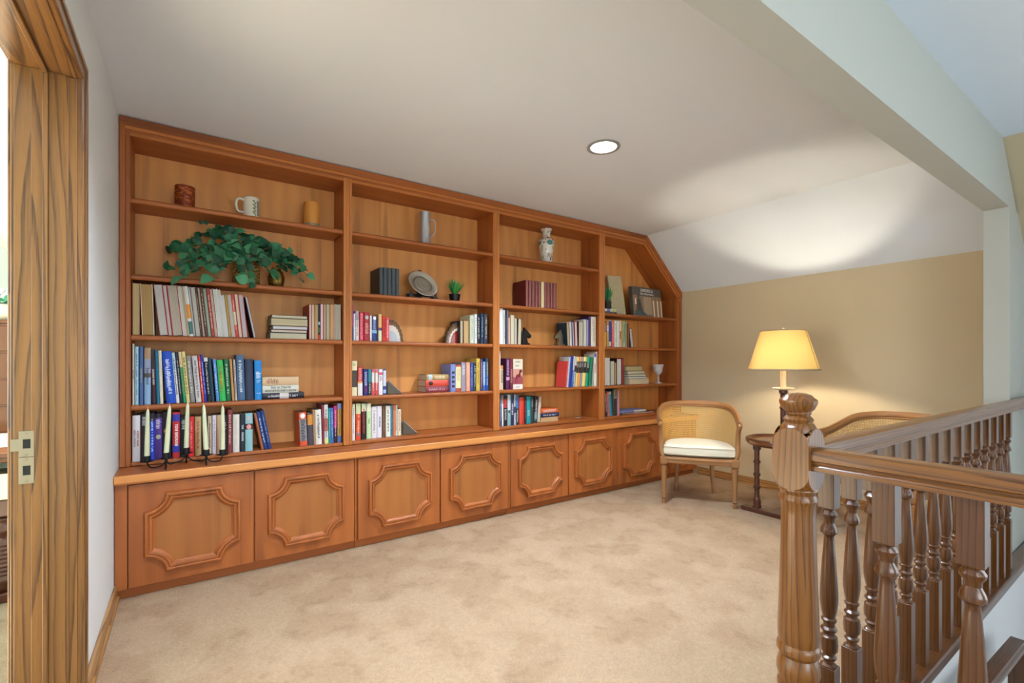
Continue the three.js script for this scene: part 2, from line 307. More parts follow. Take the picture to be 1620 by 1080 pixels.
// ---------------------------------------------------------------- built-in bookcase
const FZ = -3.25, BZ = -3.51;                 // front and back of the shelves
const DIV = [[.863, .921], [2.05, 2.112], [3.253, 3.325]];
const BAYS = [[-.25, .863], [.921, 2.05], [2.112, 3.253], [3.325, 4.456]];
const SH = [2.085, 1.672, 1.342, .962], BOT = .655;
{
  const b = thing('bookcase', 'built-in teak bookcase with four bays rising to the sloped ceiling', 'bookcase', [0, 0, 0]);
  const TOPY = H - .004;
  // stiles with a bead on the bay side
  part('stile', [bx(-.298, -.25, .635, TOPY, FZ, BZ), bx(-.298, -.272, .635, TOPY - .03, FZ + .012, FZ - .01, .005), bx(-.273, -.252, .635, TOPY - .04, FZ + .006, FZ - .01, .004)], M.teak, b);
  for (const [a, c] of DIV) {
    const d = part('divider', [bx(a + .004, c - .004, .635, TOPY - .02, FZ - .004, BZ)], M.teak, b);
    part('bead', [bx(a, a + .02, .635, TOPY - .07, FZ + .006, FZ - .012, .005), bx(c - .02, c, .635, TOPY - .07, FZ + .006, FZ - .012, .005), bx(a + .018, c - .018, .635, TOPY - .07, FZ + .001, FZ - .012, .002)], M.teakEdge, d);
  }
  part('stile', [bx(4.456, 4.516, .635, KNEE + .02, FZ, BZ), bx(4.492, 4.516, .635, KNEE - .01, FZ + .012, FZ - .01, .005), bx(4.458, 4.472, .635, KNEE - .03, FZ + .006, FZ - .01, .004)], M.teak, b);
  // crown along the ceiling, then down the slope
  const kx = (d) => XC - d * .37;                                                // mitre line at the bend
  const SL = (KNEE - H) / (XR - XC), ey = (x, off) => H + SL * (x - XC) - off;     // underside of the sloped ceiling
  const run = (d0, d1, z0, z1, m, p, n) => {
    part(n, grain(prismZ([[-.298, TOPY - d0], [-.298, TOPY - d1], [kx(d1), TOPY - d1], [kx(d0), TOPY - d0]], z0, z1), 'x'), m, p);
    const o0 = d0 * 1.36 + .006, o1 = d1 * 1.36 + .006;
    part(n, prismZ([[kx(d0), TOPY - d0], [kx(d1), TOPY - d1], [4.516, ey(4.516, o1)], [4.516, ey(4.516, o0)]], z0, z1), m, p);
  };
  run(0, .095, FZ, FZ - .03, M.teak, b, 'crown_board');
  run(.002, .045, FZ + .016, FZ, M.teak, b, 'crown_moulding');
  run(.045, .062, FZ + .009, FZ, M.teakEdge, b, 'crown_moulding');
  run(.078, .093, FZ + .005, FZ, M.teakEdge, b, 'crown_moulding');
  part('top_panel', bx(-.25, kx(.095), TOPY - .095, TOPY - .08, FZ - .03, BZ, 0, 'x'), M.teak, b);
  part('top_panel', prismZ([[kx(.095), TOPY - .095], [4.456, ey(4.456, .135)], [4.456, ey(4.456, .12)], [kx(.08), TOPY - .08]], FZ - .03, BZ), M.teak, b);
  BAYS.forEach(([a, c], i) => {
    if (i < 3) part('back_panel', bx(a - .005, c + .005, .635, TOPY - .09, BZ, BZ - .012, 0), M.teakBack, b);
    else part('back_panel', prismZ([[a - .005, .635], [c + .005, .635], [c + .005, ey(c, .12)], [kx(.09), TOPY - .09], [a - .005, TOPY - .09]], BZ - .012, BZ), M.teakBack, b);
    SH.forEach((y, k) => {
      if (i === 3 && k === 0) return;
      const s = part('shelf', [bx(a + .001, c - .001, y - .022, y, FZ - .024, BZ, .001, 'x')], M.teak, b);
      part('nosing', [grain(new THREE.CylinderGeometry(.015, .015, c - a - .002, 14).scale(1, 1, .8).rotateZ(Math.PI / 2).translate((a + c) / 2, y - .0135, FZ - .016), 'x'), bx(a + .001, c - .001, y - .0275, y - .0005, FZ - .016, FZ - .03, .003, 'x')], M.teak, s);
    });
    part('bottom_shelf', [bx(a + .001, c - .001, .635, BOT, FZ - .004, BZ, .003, 'x')], M.teak, b);
  });
}
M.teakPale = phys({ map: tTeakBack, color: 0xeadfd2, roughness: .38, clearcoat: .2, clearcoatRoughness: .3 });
{
  const w = thing('worktop', 'teak ledge with light front edge running over the base cabinets', 'worktop', [0, 0, 0]);
  part('top_board', bx(-.299, 4.505, .597, .634, -3.026, -3.25, .003, 'x'), M.teak, w);
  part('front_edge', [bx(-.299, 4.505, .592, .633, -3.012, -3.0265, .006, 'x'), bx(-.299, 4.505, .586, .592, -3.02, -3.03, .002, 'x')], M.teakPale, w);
}
// scalloped moulding swept round a closed outline
function sweepFrame(outline, profile) {
  const n = outline.length, out = [];
  const ring = profile.map(([o, h]) => outline.map((p, i) => {
    const a = outline[(i + n - 1) % n], c = outline[(i + 1) % n];
    const d1 = p.clone().sub(a).normalize(), d2 = c.clone().sub(p).normalize();
    const n1 = new THREE.Vector2(-d1.y, d1.x), n2 = new THREE.Vector2(-d2.y, d2.x), m = n1.clone().add(n2).normalize(), k = 1 / Math.max(.5, m.dot(n1));
    return V(p.x + m.x * o * k, p.y + m.y * o * k, h);
  }));
  for (let r = 0; r < ring.length - 1; r++) for (let i = 0; i < n; i++) { const j = (i + 1) % n, a = ring[r][i], b = ring[r][j], c = ring[r + 1][j], d = ring[r + 1][i]; out.push(a, b, c, a, c, d); }
  const g = new THREE.BufferGeometry().setFromPoints(out); g.computeVertexNormals(); return grain(toCreasedNormals(g, .5), 'y');
}
M.teakPanel = phys({ map: tTeakBack, color: 0xb8a594, roughness: .42, clearcoat: .12, clearcoatRoughness: .3 });
const DOORS = [[-.244, .311], [.318, .876], [.9, 1.474], [1.482, 2.058], [2.082, 2.676], [2.684, 3.262], [3.289, 3.87], [3.878, 4.45]];
['beside the pale grey wall', 'second from the pale grey wall', 'third from the pale grey wall', 'behind the cane chair'].forEach((where, i) => {
  const [d0, d1] = [DOORS[i * 2], DOORS[i * 2 + 1]];
  const x0 = i ? (DOORS[i * 2 - 1][1] + d0[0]) / 2 : -.298, x1 = i < 3 ? (d1[1] + DOORS[i * 2 + 2][0]) / 2 : 4.5;
  const c = thing('base_cabinet', 'teak two-door base cabinet ' + where, 'cabinet', [0, 0, 0], 0, 'base cabinets under the ledge');
  part('body', [bx(x0 + .001, x1 - .001, .055, .585, -3.065, -3.5, .002), bx(x0 + .001, d0[0] - .004, .055, .585, -3.045, -3.07, .002), bx(d1[1] + .004, x1 - .001, .055, .585, -3.045, -3.07, .002)], M.teak, c);
  part('toe_kick', bx(x0 + .001, x1 - .001, 0, .054, -3.085, -3.12, .001, 'x'), M.teak, c);
  for (const [a, b] of [d0, d1]) {
    const dr = part('door', bx(a, b, .058, .578, -3.042, -3.0635, .003), M.teak, c);
    const cx = (a + b) / 2, cy = .318, hw = .216 * (b - a) / .56, hh = .203, r = .088, pts = [];
    const corner = (x, y, a0) => { for (let k = 0; k <= 9; k++) { const t = a0 - (Math.PI / 2) * k / 9; pts.push(new THREE.Vector2(x + r * Math.cos(t), y + r * Math.sin(t))); } };
    // counter-clockwise with inward-curving corners
    const sho = .012;
    const addCorner = (sx, sy, a0) => { corner(cx + sx * hw, cy + sy * hh, a0); };
    addCorner(1, -1, Math.PI); addCorner(1, 1, -Math.PI / 2); addCorner(-1, 1, 0); addCorner(-1, -1, Math.PI / 2);
    const z = -3.042;
    const g = sweepFrame(pts, [[0, z], [0, z + .014], [.004, z + .022], [.012, z + .025], [.016, z + .023], [.018, z + .014], [.022, z + .0135], [.024, z + .019], [.032, z + .018], [.039, z + .008], [.045, z + .005], [.046, z]]);
    part('scalloped_moulding', g, M.teak, dr);
    part('veneer_panel', grain(new THREE.ExtrudeGeometry(new THREE.Shape(pts), { depth: .0012, bevelEnabled: false }).translate(0, 0, z), 'y'), M.teakPanel, dr);
  }
});
const BOOK_ROWS = [
['left bay, middle shelf', 1.342, 0.2, [
[-0.245,0.033,0.286,0.0,3.275,"p","#b9392f","#d9cb93","thick yellowed fore-edge with red cover edges"],
[-0.203,0.054,0.284,-1.8,3.276,"p","#efe6cd","#c9a76e","thick tan fore-edge with cream cover"],
[-0.126,0.0398,0.287,-5.7,3.277,"p","#a3202c","#dedcd8","wide white fore-edge in speckled red cover"],
[-0.086,0.0189,0.287,-5.7,3.278,"p","#b8252c","#dcd8d4","narrow white fore-edge in bright red cover"],
[-0.066,0.0468,0.289,-5.7,3.278,"p","#c02a2c","#d3c8b8","thick greyish fore-edge in red cover"],
[-0.018,0.0149,0.289,-5.7,3.279,"p","#e9e4da","#e6e4df","thin white magazine with coloured flecks"],
[-0.003,0.0149,0.289,-5.7,3.279,"p","#d9cdb4","#cdb994","thin tan speckled magazine"],
[0.012,0.0189,0.288,-5.7,3.279,"s","#e6e6e2","b:.36,.64,#f0a040;b:.7,.95,#4a7d7c","magazine with orange patch on white edge"],
[0.031,0.0109,0.288,-5.7,3.28,"p","#55606a","#dcdcd6","thin pale magazine with dark cover line"],
[0.043,0.0219,0.288,-5.7,3.28,"p","#a89a8c","#d8d6cd","pale grey fore-edge beside speckled dark spine"],
[0.065,0.0099,0.287,-5.7,3.28,"s","#5a3a34","g:#d8c8b0","thin dark speckled spine"],
[0.076,0.0119,0.288,-5.7,3.28,"p","#3a2f2c","#d9c8ae","thin cream fore-edge between dark covers"],
[0.088,0.0139,0.287,-5.7,3.28,"s","#6b3f38","g:#e0d0b8","thin brown speckled spine"],
[0.102,0.0169,0.286,-5.7,3.281,"p","#1f5a44","#bfd2bd","pale green fore-edge with dark green cover"],
[0.119,0.0159,0.286,-5.7,3.281,"s","#b04a44","g:#ecd8c4","red speckled thin spine"],
[0.135,0.0159,0.286,-5.7,3.281,"p","#b83a34","#d8cdb8","cream fore-edge with red cover line"],
[0.152,0.0209,0.287,-5.7,3.281,"p","#efeee9","#eceeea","bright white thick magazine"],
[0.173,0.0159,0.286,-5.7,3.282,"p","#e3e3dc","#dfe2da","white magazine with faint green tint"],
[0.189,0.0159,0.254,-5.7,3.282,"p","#f0eff2","#e8e8ee","shorter white magazine"],
[0.205,0.0159,0.255,-5.7,3.282,"s","#b5914a","","gold brown plain spine"],
[0.222,0.0189,0.259,-5.7,3.282,"p","#c8c0ba","#d6d1ca","grey white fore-edge"],
[0.241,0.0159,0.262,-5.7,3.283,"s","#d2483c","b:.4,.7,#d8c8a8;g:#f0e0d0","red and cream thin spine"],
[0.258,0.0199,0.265,-5.7,3.283,"p","#d04a3c","#ece4cc","cream fore-edge between red cover lines"],
[0.279,0.0268,0.263,-5.7,3.283,"p","#c24a56","#d8d0d8","lavender grey fore-edge with red cover"],
[0.337,0.0138,0.256,-10.8,3.284,"p","#3a2a30","#dedae2","white book leaning at steep tilt, dark cover"],
[0.656,0.014,0.232,0.0,3.288,"p","#b03a35","#efe6de","white fore-edge with plain red front cover"],
[0.671,0.019,0.232,0.0,3.288,"p","#d97868","#e4d6b4","cream fore-edge with salmon cover"],
[0.692,0.02,0.233,0.0,3.289,"p","#b59a68","#ccb07e","tan fore-edge"],
[0.712,0.013,0.238,0.0,3.289,"s","#22262a","b:.5,.58,#a9c3d6;b:.86,1,#d83a34;b:.66,.8,#4c6a3c","black spine with red foot"],
[0.726,0.02,0.24,0.0,3.289,"p","#c03a4a","#ecebec","white fore-edge with red and dark cover"],
[0.747,0.016,0.241,0.0,3.289,"p","#8a6a4a","#dcb898","pinkish tan fore-edge"],
[0.764,0.023,0.242,0.0,3.289,"p","#9a8a6a","#d3c4ac","grey tan fore-edge with brown cover"],
[0.788,0.027,0.242,0.0,3.29,"p","#cf6a2c","#dfb885","tan fore-edge with orange cover"],
[0.816,0.041,0.245,0.0,3.29,"p","#dcc8c0","#d2cab8","thick pale grey fore-edge at divider"],
]],
['left bay, second shelf up', 0.962, 0.19, [
[-0.245,0.009,0.334,0.0,3.275,"s","#d9d3c8","b:0,.1,#c9cfc0;t:QUEEN VICTORIA:#2a2a2a","tall cream spine with black capitals"],
[-0.234,0.016,0.319,0.0,3.276,"s","#a9d4e8","g:#3a6a94","light blue spine with small blue letters"],
[-0.215,0.017,0.32,0.0,3.278,"s","#4f6ea6","t:ROTHSCHILD  THE:#d9b25a","steel blue spine with gold capitals"],
[-0.194,0.029,0.313,0.0,3.279,"s","#8fb4da","b:0,.2,#b89a78;b:.2,.45,#9aa9c4;b:.45,.52,#6a6258;t:Deutschland:#1c2230","blue photo spine with tan top"],
[-0.161,0.021,0.303,-1.7,3.282,"s","#3a1f2a","t:INTERIOR VIEWS:#e8e0e0","dark plum spine with white capitals"],
[-0.139,0.014,0.3,-1.7,3.283,"s","#0f7a9a","g:#0a5a78","plain teal spine"],
[-0.124,0.015,0.298,-1.7,3.285,"s","#ece2c8","","plain cream narrow spine"],
[-0.094,0.0438,0.294,-4.6,3.287,"s","#1550c8","t2:GOLD IN AZURE:#cfd8f0;g:#ffffff","broad royal blue spine with white lettering"],
[-0.05,0.0149,0.288,-4.6,3.29,"s","#bfdcec","b:.35,1,#eef0f2;g:#2a2a30","pale blue and white narrow spine"],
[-0.034,0.0149,0.291,-4.6,3.291,"s","#23232d","g:#e0e0e4","near black spine with white capitals"],
[-0.018,0.0139,0.292,-4.6,3.292,"s","#10a070","b:0,.3,#eed8b0;g:#d87a30","green spine with cream top"],
[-0.003,0.0169,0.295,-4.6,3.293,"s","#eddc8c","g:#2a2a20","yellow spine with black print"],
[0.016,0.0229,0.272,-4.6,3.294,"s","#8f8f8b","g:#e8e8e4","grey spine with white lines"],
[0.043,0.0269,0.27,-4.6,3.296,"s","#d5d3d3","t:How Things Work in Your Home:#2a2a2a","light grey spine with black title"],
[0.073,0.011,0.271,-4.6,3.298,"s","#e8492f","g:#ffffff","orange red narrow spine"],
[0.085,0.012,0.278,-4.7,3.299,"s","#1a3ec0","g:#ffffff","deep blue narrow spine with white print"],
[0.098,0.0209,0.26,-4.4,3.3,"s","#1c2024","b:0,.09,#e4e4e2;g:#e6e6e6","black spine with white top band"],
[0.119,0.015,0.26,-4.2,3.301,"s","#21485a","","plain dark teal spine"],
[0.143,0.016,0.252,-4.3,3.303,"s","#5b93e0","g:#e8f0fa","sky blue spine"],
[0.161,0.0319,0.245,-4.0,3.304,"s","#35c45e","t:GARDEN:#d8cf30;g:#c83a2c","bright green spine with red and yellow print"],
[0.195,0.024,0.252,-3.4,3.306,"s","#1f6b45","g:#e8ece4","dark green spine with white print"],
[0.224,0.013,0.252,-3.4,3.308,"s","#cfa06a","","tan narrow spine"],
[0.24,0.012,0.25,-2.7,3.309,"s","#c5b8b0","g:#7a6a66","greyish narrow spine"],
[0.254,0.04,0.277,-1.9,3.31,"s","#4d6e94","g:#eef2f6","tall steel blue spine with white print"],
[0.297,0.043,0.252,-1.4,3.312,"s","#2d3a55","","plain navy broad spine"],
[0.346,0.04,0.244,-0.7,3.315,"s","#1e90e0","h:.29,.45,#ffffff;h:.5,.56,#b8d8f4;h:.83,.85,#ffffff","bright azure spine with white bars"],
]],
['left bay, bottom shelf', 0.655, 0.17, [
[-0.245,0.034,0.251,0.0,3.275,"s","#e4e2e8","t:ALMOST ADAM:#b0323a;t2:PETRU POPESCU:#55505c","thick white spine with red title"],
[-0.21,0.037,0.256,0.0,3.275,"s","#2e2226","h:.06,.24,#e4e0e0","dark brown spine behind first candle"],
[-0.169,0.021,0.257,0.0,3.275,"s","#1d46c8","b:0,.16,#23242c;g:#ffffff","bright blue spine beside first candle"],
[-0.148,0.033,0.252,0.0,3.275,"s","#5b3f9c","b:0,.08,#1c1a20;h:.12,.3,#e8e4f0;o:.5,#c8c8b0","purple spine with round emblem"],
[-0.114,0.041,0.26,0.0,3.275,"s","#1c1a1c","t:GUILT:#e8e8e8;o:.4,#d8904a","black spine behind second candle"],
[-0.068,0.035,0.258,0.0,3.275,"s","#c8323a","b:.05,.2,#3a3cae;b:.72,.88,#3a3cae;t:TOM BROKAW:#ffffff","red spine with two blue bands"],
[-0.032,0.038,0.23,0.0,3.275,"s","#16282c","h:.08,.3,#e0e4e4","green black spine behind third candle"],
[0.006,0.028,0.228,0.0,3.275,"s","#d8282c","g:#f0a0a0","bright red spine"],
[0.037,0.031,0.226,0.0,3.275,"s","#c3a878","g:#b04a34","tan spine with red brown letters"],
[0.07,0.026,0.227,0.0,3.275,"s","#3a2320","","dark brown spine behind fourth candle"],
[0.099,0.02,0.226,0.0,3.275,"s","#cbb89a","g:#2a2420","beige spine with black lettering"],
[0.122,0.019,0.228,0.0,3.275,"s","#dedce8","g:#a8a4b8","white narrow spine"],
[0.142,0.023,0.228,0.0,3.275,"s","#cfae8c","","plain tan spine beside white one"],
[0.166,0.029,0.228,0.0,3.275,"s","#2b2c30","h:.2,.42,#f0f0ee","charcoal spine behind fifth candle"],
[0.198,0.025,0.257,0.0,3.275,"s","#843a3c","g:#f0e6e0","tall maroon spine with white letters"],
[0.226,0.034,0.226,0.0,3.275,"s","#e4e0d6","g:#d4cfc4","plain off-white spine"],
[0.262,0.027,0.226,0.0,3.275,"s","#232b38","t:THE     READER:#e6ecf0","blue black spine with white capitals"],
[0.29,0.04,0.23,0.0,3.275,"s","#8fc6cc","h:.08,.22,#e0a8b4;b:.28,.43,#3a2a2c;o:.36,#e8a0a0","pale turquoise spine with picture"],
[0.377,0.0147,0.23,-10.5,3.275,"s","#a5603c","","brown spine leaning left"],
[0.393,0.0196,0.236,-10.5,3.275,"s","#1e3f86","g:#ffffff","navy leaning spine with white script"],
[0.414,0.0216,0.244,-10.5,3.275,"s","#1c3a78","g:#8aa4d4","navy leaning spine at row end"],
[0.6,0.044,0.215,-2.4,3.275,"s","#e05a34","b:.2,.86,#8f9094;h:.22,.84,#1c1c20;o:.1,#f0f0ee","thick orange spine with grey panel"],
[0.648,0.033,0.206,-1.9,3.275,"s","#4c4656","b:.04,.36,#d8923c","grey violet spine with orange label"],
[0.682,0.014,0.229,-2.0,3.275,"s","#b08a62","","tan narrow spine beside white"],
[0.696,0.037,0.228,-1.5,3.275,"s","#e8e6e0","g:#3a3838","white spine with black slanted print"],
[0.736,0.009,0.255,-0.9,3.275,"s","#9a3a48","","thin wine red spine"],
[0.749,0.025,0.258,-0.9,3.275,"s","#d6d2d4","b:.35,.68,#b86a5a;b:.87,1,#e8ec90;g:#4a4a4c","white spine with yellow foot"],
[0.775,0.015,0.234,-0.7,3.275,"s","#1f8a96","g:#7ac8d0","teal narrow spine in corner group"],
[0.79,0.017,0.235,-0.7,3.275,"s","#4a70b4","g:#c8d8f0","medium blue narrow spine in corner group"],
[0.809,0.021,0.247,-0.5,3.275,"s","#b82a78","b:.6,1,#241a30;g:#f0c0dc","magenta spine with black foot"],
[0.832,0.025,0.262,0.0,3.275,"s","#d0a650","b:0,.15,#7a92cc;b:.83,1,#5a78c0;g:#4a3a20","gold spine with blue ends"],
]],
['second bay, second shelf down', 1.672, 0.2, [
[1.125,0.027,0.196,0.0,3.29,"s","#22282c","b:0,1,#454e54","1black"],
[1.153,0.03,0.198,0.0,3.29,"s","#22282c","b:0,1,#454e54","2black"],
[1.184,0.031,0.199,0.0,3.29,"s","#22282c","b:0,1,#454e54","3black"],
[1.216,0.028,0.2,0.0,3.29,"s","#22282c","b:0,1,#454e54","4black"],
[1.245,0.026,0.2,0.0,3.29,"s","#22282c","b:0,1,#454e54","5black"],
]],
['second bay, middle shelf', 1.342, 0.17, [
[0.926,0.013,0.245,0.0,3.29,"s","#3a4a90","b:0,.6,#c84a90","thin pink and blue spine"],
[0.942,0.013,0.187,0.0,3.29,"s","#eceeee","","thin white spine"],
[0.956,0.023,0.206,0.0,3.29,"s","#e0dcd8","b:0,.3,#b8a8b0;g:#8a8084","white spine with grey top"],
[0.983,0.029,0.199,0.0,3.29,"s","#d8344c","h:.05,.95,#f0a8b4","pinkish red spine with white print"],
[1.016,0.036,0.201,0.0,3.29,"s","#b0303a","o:.18,#b8c8c4;h:.38,.72,#e0b0a0","dark red spine with round emblem"],
[1.056,0.014,0.18,0.0,3.291,"s","#f0ecea","","slim white spine beside navy"],
[1.071,0.035,0.175,0.0,3.291,"s","#2a3f86","b:.55,.68,#8ab8dc;o:.07,#ffffff;h:.16,.5,#b8c0e0","navy spine with light blue band"],
[1.117,0.024,0.193,0.0,3.291,"s","#f0c080","b:.5,.6,#6a4a80;b:.6,1,#dce8c8","orange spine with pale green foot"],
[1.145,0.025,0.181,0.0,3.291,"s","#e0402c","g:#4a1a14","red orange spine"],
[1.171,0.025,0.173,0.0,3.291,"s","#e85560","g:#fbd0d4","coral pink spine"],
[1.773,0.027,0.181,0.0,3.294,"p","#2a2c40","#dccca6","cream fore-edge with dark cover"],
[1.806,0.042,0.183,0.0,3.294,"p","#d8b078","#e4be88","peach tan fore-edge"],
[1.86,0.038,0.226,0.0,3.294,"s","#d2d8c0","g:#b0b898","pale green spine"],
[1.902,0.025,0.238,0.0,3.295,"s","#f0f0ee","g:#9a9a9a","white narrow spine in right group"],
[1.929,0.026,0.239,0.0,3.295,"s","#20242c","g:#eef0f0","black spine with bold white letters"],
[1.961,0.03,0.246,0.0,3.295,"s","#15304f","g:#a8b8cc","dark navy spine"],
[1.994,0.035,0.243,0.0,3.295,"s","#2a3040","b:.0,.42,#3a3838;g:#d8ccb0","slate spine with cream letters"],
]],
['second bay, second shelf up', 0.962, 0.17, [
[0.931,0.039,0.241,0.0,3.3,"s","#f0e6b8","b:.27,.75,#4c463c;h:.08,.12,#a0c080","cream yellow spine with dark panel"],
[0.974,0.034,0.201,0.0,3.3,"s","#c43a3a","b:.5,.57,#eca05a;b:.57,1,#ece8e4;h:.05,.45,#e8b0b0","red spine with white foot"],
[1.015,0.029,0.183,0.0,3.3,"s","#1e2f78","b:.62,.9,#5a2a70;h:.1,.6,#c8d0e8","navy spine with purple foot"],
[1.048,0.02,0.183,0.0,3.299,"s","#3a8a9c","b:.5,1,#2a3038;h:.55,.9,#c8d0d4","teal and charcoal spine"],
[1.072,0.02,0.183,0.0,3.299,"s","#e8dcd8","b:0,.12,#e0606a;b:.52,1,#e2504a;g:#f4e4e0","first red and white twin spine"],
[1.096,0.021,0.182,0.0,3.299,"s","#ece0dc","b:0,.14,#e86a80;b:.52,1,#dc3a48;g:#f8e8e8","second red and white twin spine"],
[1.121,0.03,0.182,0.0,3.299,"s","#eee4e6","b:.12,.22,#dc5a70;h:.26,.46,#8a7884","pinkish white spine"],
[1.154,0.022,0.182,0.0,3.299,"s","#3a4a94","b:.05,.66,#d8dcec;b:.8,.94,#b0c4e8","blue edged white spine"],
[1.69,0.043,0.216,0.0,3.296,"s","#7f8fd0","q:#2a2a34","periwinkle spine with four dark squares"],
[1.735,0.047,0.211,0.0,3.296,"s","#ece0ac","b:0,.07,#c8583a;b:.87,1,#b8502c;h:.15,.6,#c8b880","cream spine with rust ends"],
[1.784,0.039,0.231,0.0,3.296,"s","#9a90a0","h:.08,.42,#d8d0dc","grey mauve spine"],
[1.827,0.037,0.231,0.0,3.296,"s","#e8a080","g:#f4c8b0","salmon spine"],
[1.867,0.025,0.231,0.0,3.296,"s","#3a4f9a","g:#a8b4e0","cobalt narrow spine"],
[1.894,0.025,0.226,0.0,3.295,"s","#2a302c","g:#e8ece4","blackish spine with white script"],
[1.92,0.034,0.262,0.0,3.295,"s","#d8b850","g:#8a6a20","tall gold spine"],
[1.957,0.023,0.256,0.0,3.295,"s","#5c3f60","g:#c0a8c4","dark mauve narrow spine"],
[1.982,0.024,0.236,0.0,3.295,"s","#86aee0","b:.8,1,#3a6ac0;g:#dceaf8","light blue narrow spine"],
[2.009,0.027,0.262,0.0,3.295,"s","#1c4f98","b:0,.5,#2c4250;g:#c8d4e0","blue and slate spine at divider"],
]],
['second bay, bottom shelf', 0.655, 0.17, [
[0.934,0.022,0.251,0.0,3.3,"s","#eef2ea","b:0,.3,#e4ecd0;g:#8aa0b4","white green spine at divider"],
[0.962,0.034,0.254,0.0,3.303,"s","#e2502e","b:0,.29,#cfe0a8;o:.84,#7a808c;g:#f4c890","orange spine with pale green top"],
[1.002,0.034,0.251,0.0,3.307,"s","#1c1a20","b:0,.22,#d8e0c0;g:#d83a3c","black spine with pale top and red letters"],
[1.039,0.032,0.249,0.0,3.311,"s","#c8e4b0","b:0,.22,#e4ecd0;t:Your:#2a7a4a","pale green spine with dark green title"],
[1.075,0.038,0.224,0.0,3.315,"s","#e6e2e6","g:#8a8690","broad white spine"],
[1.116,0.035,0.226,0.0,3.319,"s","#e8e6ec","t:WOMAN:#3a4060","white spine with navy capitals"],
[1.155,0.025,0.224,0.0,3.323,"s","#6a4a34","g:#8a6a4c","brown spine"],
[1.183,0.035,0.222,0.0,3.326,"s","#eef0e2","g:#5a6a6c","ivory spine"],
[1.221,0.016,0.225,0.0,3.329,"s","#3f90b0","g:#1f5a80","blue teal narrow spine"],
[1.24,0.017,0.224,0.0,3.331,"s","#e87838","","orange narrow spine"],
[1.258,0.016,0.223,0.0,3.333,"s","#d8d4ce","g:#8a807c","grey white narrow spine"],
[1.278,0.024,0.198,0.0,3.335,"s","#efe4c0","b:0,.02,#8a2a34;g:#b84a4c","cream spine with red letters"],
]],
['third bay, second shelf down', 1.672, 0.19, [
[2.411,0.029,0.232,0.0,3.29,"s","#5e121c","b:0,1,#98564e","bburgundy"],
[2.445,0.03,0.232,0.0,3.29,"s","#5e121c","b:0,1,#98564e","bburgundy"],
[2.48,0.03,0.233,0.0,3.29,"s","#5e121c","b:0,1,#98564e","bburgundy"],
[2.515,0.029,0.233,0.0,3.29,"s","#5e121c","b:0,1,#98564e","bburgundy"],
[2.548,0.03,0.233,0.0,3.29,"s","#5e121c","b:0,1,#98564e","bburgundy"],
[2.58,0.035,0.232,0.0,3.29,"s","#ead9a4","","single cream spine among burgundy volumes"],
[2.618,0.027,0.234,0.0,3.29,"s","#5e121c","b:0,1,#98564e","bburgundy"],
[2.648,0.032,0.234,0.0,3.29,"s","#5e121c","b:0,1,#98564e","bburgundy"],
[2.685,0.03,0.234,0.0,3.29,"s","#5e121c","b:0,1,#98564e","bburgundy"],
[2.719,0.04,0.235,0.0,3.29,"s","#5e121c","b:0,1,#98564e","bburgundy"],
]],
['third bay, middle shelf', 1.342, 0.14, [
[2.135,0.041,0.301,0.0,3.29,"s","#f2f4f4","","broad bright white spine"],
[2.178,0.018,0.29,0.0,3.29,"s","#e4e4e4","g:#5a5a5e","thin white spine with grey marks"],
[2.197,0.013,0.291,0.0,3.29,"s","#26242c","","thin black spine"],
[2.212,0.014,0.292,0.0,3.29,"s","#7a7c94","","thin grey blue spine"],
[2.227,0.021,0.229,0.0,3.289,"p","#c84a3a","#f0e2c8","cream fore-edge with red cover"],
[2.252,0.036,0.252,0.0,3.289,"p","#d8cca8","#f2e8cc","tall cream fore-edge"],
[2.29,0.029,0.227,0.0,3.289,"p","#8a8078","#e4dac6","greyish cream fore-edge"],
[2.324,0.036,0.224,1.5,3.289,"p","#2a1c22","#f0dfbc","cream fore-edge with black cover"],
[2.884,0.0309,0.216,-3.4,3.286,"p","#0e3040","#dcb886","tan fore-edge with dark teal front cover"],
[2.921,0.018,0.224,-3.1,3.286,"p","#eceaee","#f0eef0","thin white fore-edge"],
[2.94,0.012,0.222,-3.1,3.286,"s","#5a6070","","thin slate spine"],
[2.954,0.016,0.225,-3.1,3.286,"p","#7a5a80","#f2f0f2","thin white fore-edge with purple line"],
[2.979,0.032,0.23,-2.7,3.286,"p","#a83044","#f2e4d0","cream fore-edge with crimson cover"],
[3.023,0.055,0.233,0.0,3.286,"p","#3a2430","#ece4cc","thick ivory fore-edge"],
[3.09,0.031,0.257,0.0,3.285,"p","#e8e4dc","#f2f0ea","white fore-edge beside purple"],
[3.128,0.02,0.255,0.0,3.285,"p","#3a64a8","#e8dce0","thin pinkish fore-edge with blue cover"],
[3.15,0.026,0.284,0.0,3.285,"s","#4a2c70","","purple spine with large purple cover"],
[3.179,0.065,0.286,0.0,3.285,"s","#e8e2d0","g:#b8b0a0","broad cream spine with grey flecks"],
]],
['third bay, second shelf up', 0.962, 0.14, [
[2.151,0.012,0.323,0.0,3.31,"s","#f0f2ee","","thin tall white spine"],
[2.163,0.025,0.204,0.0,3.309,"s","#efd9a8","b:0,.16,#eca850;h:.2,.7,#2a2a28","short cream spine with orange top"],
[2.218,0.036,0.263,0.0,3.307,"s","#5a2050","h:.05,.55,#c8a8cc;b:.6,.7,#e0a8c4","plum spine with white vertical print"],
[2.257,0.029,0.263,0.0,3.306,"s","#7a1c34","h:.35,.8,#c89a8c","maroon spine with gold lines"],
[2.851,0.0177,0.24,6.0,3.283,"s","#e04a48","","red spine with broad red cover"],
[2.871,0.0187,0.282,6.0,3.282,"s","#c8ccd0","","leaning pale grey spine"],
[2.892,0.0315,0.285,6.0,3.282,"s","#1a3590","","leaning navy spine"],
